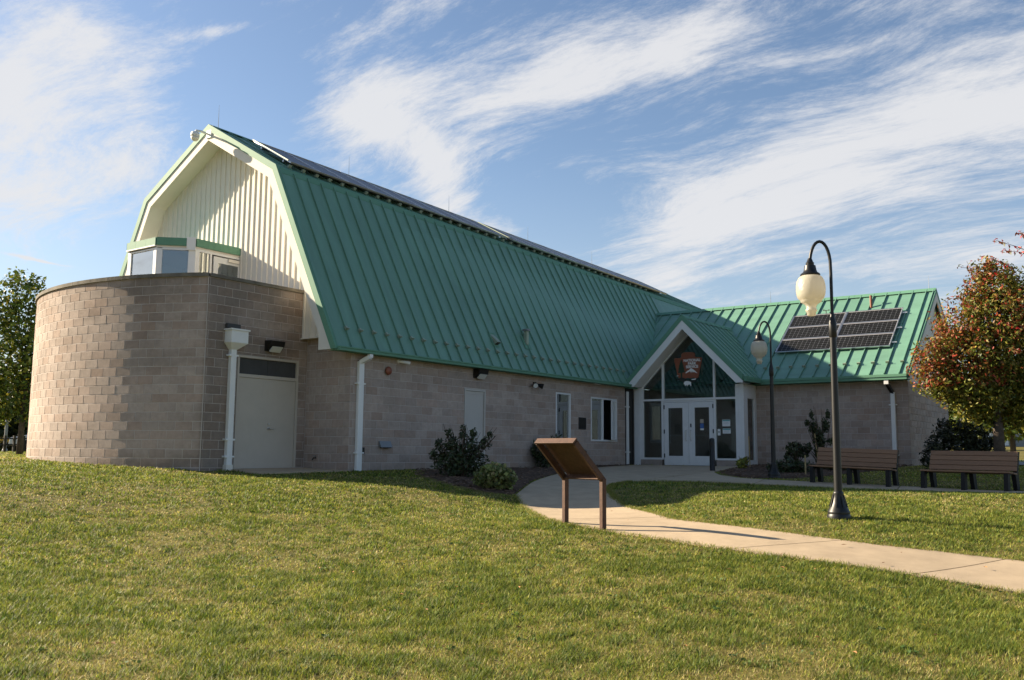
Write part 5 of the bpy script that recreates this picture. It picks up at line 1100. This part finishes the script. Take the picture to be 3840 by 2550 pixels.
bush('spiky_shrub', (7.5,-.55), [(-.1,0,.35,.45),(.4,0,.35,.4),(-.35,0,.5,.32),(.2,0,.7,.28),(.75,0,.4,.3)], 2600, .06, EV, EW, 'thin twiggy dark shrub beneath the tall window, behind exhibit stand', seed=23, stems=26, aspect=.28)
bush('young_tree', (11.5,-7.35), [(-.12,0,.9,(.2,.2,.34)),(-.28,0,1.25,(.14,.14,.3)),(.08,0,1.3,(.12,.12,.3)),(-.1,0,.55,(.2,.2,.22)),(-.44,0,.66,(.12,.12,.14)),(-.33,0,1.6,(.07,.07,.18)),(.15,0,1.62,(.07,.07,.18)),(-.46,0,1.36,(.07,.07,.1)),(.2,0,.85,(.1,.1,.14))], 1700, .045, EV, EW, 'narrow dark young shrub tree with stake behind the first bench', 'tree', seed=24, stems=22, clump=60, shell=.15)
bush('evergreen_bush', (13.6,-11.0), [(-.95,0,.62,.52),(-.35,0,.7,.60),(.1,0,.65,.62),(-.75,0,1.1,.42),(-.2,0,1.2,.40),(.3,0,.5,.5),(-1.2,0,.35,.42),(0,0,.3,.6)], 6500, .05, [(.016,.022,.012),(.026,.034,.016),(.04,.046,.02)], [.4,.4,.2], 'dense dark evergreen bush behind the right bench by wing end', seed=25, stems=12)
bush('low_shrub', (9.9,-6.9), [(0,0,.2,(.45,.45,.24)),(.4,0,.16,(.3,.3,.2)),(-.4,0,.14,(.25,.25,.16))], 1500, .05, EV, EW, 'low dark spreading shrub just left of shaded lamp post', 'bush', 'low shrubs in the right bed', 26)
bush('low_shrub', (11.2,-6.6), [(0,0,.62,(.3,.3,.22)),(.25,0,.5,(.22,.22,.16)),(-.1,0,.35,(.22,.22,.25))], 1100, .045, EV, EW, 'small airy shrub right of the shaded lamp post', 'bush', 'low shrubs in the right bed', 27, stems=14)
bush('low_shrub', (11.6,-7.9), [(0,0,.13,(.6,.6,.18)),(.5,0,.12,(.4,.4,.15))], 1500, .05, EV, EW, 'flat dark ground hugging shrub between lamp post and first bench', 'bush', 'low shrubs in the right bed', 28)
bush('yellow_perennial', (11.3,-4.95), [(0,0,.16,(.2,.2,.16)),(.12,0,.26,(.1,.1,.12))], 420, .05, [(.32,.30,.05),(.20,.22,.04),(.12,.15,.03)], [.4,.35,.25], 'small yellow green perennial in mulch by the porch column', 'plant', None, 29, mt='leaf', stems=5)
t = bush('orange_flower', (12.4,-6.95), [(0,0,.3,(.14,.14,.3))], 200, .04, [(.14,.17,.04),(.09,.11,.03)], [.5,.5], 'small orange flowering stem against the wing wall', 'plant', None, 31, mt='leaf', stems=4)
q = t; z = gz(12.4,-6.95); G().lathe([(.01,-.02),(.05,0),(.05,.02),(.01,.035)], (12.38,-6.93,z+.72), 9).build('blossom', mat('orange_petal', (.55,.16,.02), .6), t)

# ---------------------------------------------------------------- lawn grass
def build_grass():
    cp, sp_ = math.cos(YAW), math.sin(YAW); polys = [PATH_LOW+PATH_UP[::-1], APRON_LOW+APRON_UP[::-1], WALK_A+WALK_B[::-1], MULCH_A, MULCH_B, [(-3.15,YA),(-3.15,14),(30,14),(30,-.0),(13.5,-.0),(XG,0),(XG,YA)], [(13.4,-4.2),(30,-4.2),(30,0),(13.4,0)], [(14.55,-9.05),(21,-9.05),(21,0),(14.55,0)], [(-2.5,.3),(-2.5,1.6),(-.1,1.6),(-.1,-.1)]]
    VV = []; CC = []; n0 = 0
    def patchy(x, y):
        n = np.zeros(len(x)); a = 1.0
        for k, (fx, fy, ph) in enumerate(((.9,.35,.3),(-.5,1.1,1.7),(1.9,1.3,2.2),(-2.3,1.8,.9),(3.7,-2.9,1.1),(2.9,4.6,2.8),(7.3,5.1,.2),(-6.1,8.2,1.9))): n += a*np.sin(fx*x+fy*y+ph+1.3*np.sin(.7*fy*x-.6*fx*y)); a *= .86
        return n/3.2
    for f0, f1, dens, w, h in ((2.2,4.5,3000,.0045,.034),(4.5,8.2,7600,.0042,.034),(8.2,11,4600,.0055,.034),(11,15,2600,.0075,.032),(15,20,1300,.011,.030),(20,30,480,.017,.034),(30,46,110,.035,.04)):
        half = .95; area = (f1*f1-f0*f0)*half; n = int(area*dens); f = np.sqrt(rng.uniform(f0*f0, f1*f1, n)); q_ = rng.uniform(-half, half, n); s = q_*f
        x = CAM[0]+cp*f+sp_*s; y = CAM[1]+sp_*f-cp*s
        keep = (np.abs(q_) < .57) | (rng.random(n) < .6)
        for pl in polys: keep &= ~inside(pl, x, y)
        dd = np.hypot(x-2.98, y-5.3); keep &= ~((dd < 7.22) & (x < 0) & (y > 1.5) & (y < 9.1))
        pt = patchy(x, y); keep &= rng.random(n) < np.clip(.80+.45*pt, .5, 1)
        x, y, pt = x[keep], y[keep], pt[keep]; n = len(x); z = ground(x, y)
        tf = np.zeros(n)                             # tufts: darker, taller clumps of coarser grass
        tx = rng.uniform(-.6,.6,TUFTS); tr = np.sqrt(rng.uniform(5**2,22**2,TUFTS)); tX = CAM[0]+cp*tr+sp_*tx*tr; tY = CAM[1]+sp_*tr-cp*tx*tr; tR = rng.uniform(.04,.16,TUFTS)
        cell = {}
        for i in range(TUFTS): cell.setdefault((int(tX[i]//1), int(tY[i]//1)), []).append(i)
        ix, iy = (x//1).astype(int), (y//1).astype(int); order = np.lexsort((iy, ix)); bnd = np.flatnonzero(np.r_[True, (np.diff(ix[order]) != 0)|(np.diff(iy[order]) != 0)]); bnd = np.r_[bnd, n]
        for a, b in zip(bnd[:-1], bnd[1:]):
            s_ = order[a:b]; lst = cell.get((ix[s_[0]], iy[s_[0]]))
            if lst:
                d2 = (x[s_][:,None]-tX[lst])**2+(y[s_][:,None]-tY[lst])**2; tf[s_] = np.exp(-d2/np.array(tR[lst])**2).max(1)
        th = rng.uniform(0, 2*PI, n); hh = h*(.4+.7*rng.random(n))*(1+.30*pt+.9*tf); ww = w*(.6+.8*rng.random(n)); ln = hh*rng.uniform(.3,1.7,n); ph = th+PI/2+rng.normal(0,.5,n)
        A = np.c_[x-np.cos(th)*ww, y-np.sin(th)*ww, z-.006]; Bq = np.c_[x+np.cos(th)*ww, y+np.sin(th)*ww, z-.006]; T = np.c_[x+np.cos(ph)*ln, y+np.sin(ph)*ln, z+hh]
        VV.append(np.stack([A, Bq, T], 1).reshape(-1,3))
        k = rng.random(n); dry = np.clip(.30-.36*pt-.5*tf, .03, .85)
        g = np.array(GRASS)[rng.integers(0, len(GRASS), n)]; dcol = np.array(STRAW)[rng.integers(0, len(STRAW), n)]
        c = np.where((k < dry)[:,None], dcol, g)*(1+.33*rng.normal(size=(n,1)))*(1-.48*tf[:,None]*np.array([1,.8,.9])); CC.append(np.repeat(np.clip(c,.01,1), 3, 0))
    for line in (PATH_LOW, PATH_UP, APRON_UP[:4], WALK_A):      # longer blades lapping over the concrete edges
        n = 5200; q = resample(line, 400); k = rng.integers(0, 399, n); t = rng.random(n); e = q[k]+(q[k+1]-q[k])*t[:,None]; x, y = e[:,0]+rng.normal(0,.035,n), e[:,1]+rng.normal(0,.035,n); z = ground(x, y)
        th = rng.uniform(0, 2*PI, n); hh = rng.uniform(.03,.07,n); ln = hh*rng.uniform(.3,1.4,n); ph = rng.uniform(0,2*PI,n); ww = .006
        VV.append(np.stack([np.c_[x-np.cos(th)*ww,y-np.sin(th)*ww,z+.0], np.c_[x+np.cos(th)*ww,y+np.sin(th)*ww,z+.0], np.c_[x+np.cos(ph)*ln,y+np.sin(ph)*ln,z+hh]],1).reshape(-1,3))
        CC.append(np.repeat(np.array(GRASS+STRAW[:2])[rng.integers(0, len(GRASS)+2, n)]*rng.uniform(.6,1.1,(n,1)), 3, 0))
    V = np.concatenate(VV); C = np.concatenate(CC); F = np.arange(len(V)).reshape(-1,3); print('blades', len(F))
    o = cloud_mesh('lawn_grass', V, F, C, M['blade'], None, 'stuff')
TUFTS = 5200
GRASS = [(.235,.262,.036),(.17,.225,.034),(.30,.295,.048),(.115,.185,.034),(.27,.275,.042)]
STRAW = [(.39,.32,.12),(.33,.27,.09),(.25,.20,.06),(.46,.39,.18)]
build_grass()
# broad-leaved weeds and clover between the blades
def build_weeds():
    r = np.random.default_rng(99); n = 900; f = np.sqrt(r.uniform(4.5**2, 19**2, n)); s = r.uniform(-.75,.75,n)*f; x = CAM[0]+math.cos(YAW)*f+math.sin(YAW)*s; y = CAM[1]+math.sin(YAW)*f-math.cos(YAW)*s
    k = np.ones(n, bool)
    for pl in (PATH_LOW+PATH_UP[::-1], APRON_LOW+APRON_UP[::-1], WALK_A+WALK_B[::-1], MULCH_A, MULCH_B): k &= ~inside(pl, x, y)
    k &= (y < -.3)|(x < -4.5); x, y = x[k], y[k]; z = ground(x, y); VV = []; CC = []
    for a, b, c in zip(x, y, z):
        m = r.integers(6, 22); R_ = r.uniform(.03,.13); th = r.uniform(0,2*PI,m); q = R_*np.sqrt(r.random(m)); l = r.uniform(.008,.02,m); cx, cy, cz = a+q*np.cos(th), b+q*np.sin(th), c+r.uniform(.012,.034,m)
        e = r.uniform(0,2*PI,m); dx, dy = l*np.cos(e), l*np.sin(e); tz = r.normal(0,.006,m)
        VV.append(np.stack([np.c_[cx-dx,cy-dy,cz],np.c_[cx-dy*.6,cy+dx*.6,cz+tz],np.c_[cx+dx,cy+dy,cz+.004],np.c_[cx+dy*.6,cy-dx*.6,cz-tz]],1).reshape(-1,3))
        col = np.array([(.07,.13,.03),(.10,.15,.03),(.055,.10,.03),(.30,.26,.04)])[r.choice(4, p=[.4,.3,.22,.08])]; CC.append(np.repeat(col*r.uniform(.7,1.25,(m,1)), 4, 0))
    V = np.concatenate(VV); C = np.concatenate(CC); cloud_mesh('lawn_weeds', V, np.arange(len(V)).reshape(-1,4), C, M['blade'], None, 'stuff')
build_weeds()
# fallen leaves on the lawn
g = G()
for k in range(130):
    f = random.uniform(6.5,18); s = random.uniform(-.5,.5)*f; x = CAM[0]+math.cos(YAW)*f+math.sin(YAW)*s; y = CAM[1]+math.sin(YAW)*f-math.cos(YAW)*s; a = random.uniform(0,6.3); r_ = random.uniform(.015,.035)
    if y > -.3 and x > -3.2: continue
    z = gz(x, y)+.05; g.quad((x+r_*math.cos(a),y+r_*math.sin(a),z),(x-r_*.5*math.sin(a),y+r_*.5*math.cos(a),z+.012),(x-r_*math.cos(a),y-r_*math.sin(a),z+.004),(x+r_*.5*math.sin(a),y-r_*.5*math.cos(a),z+.01))
g.build('fallen_leaves', mat('dry_leaf', (.34,.17,.06), .8, island=.4), kind='stuff')
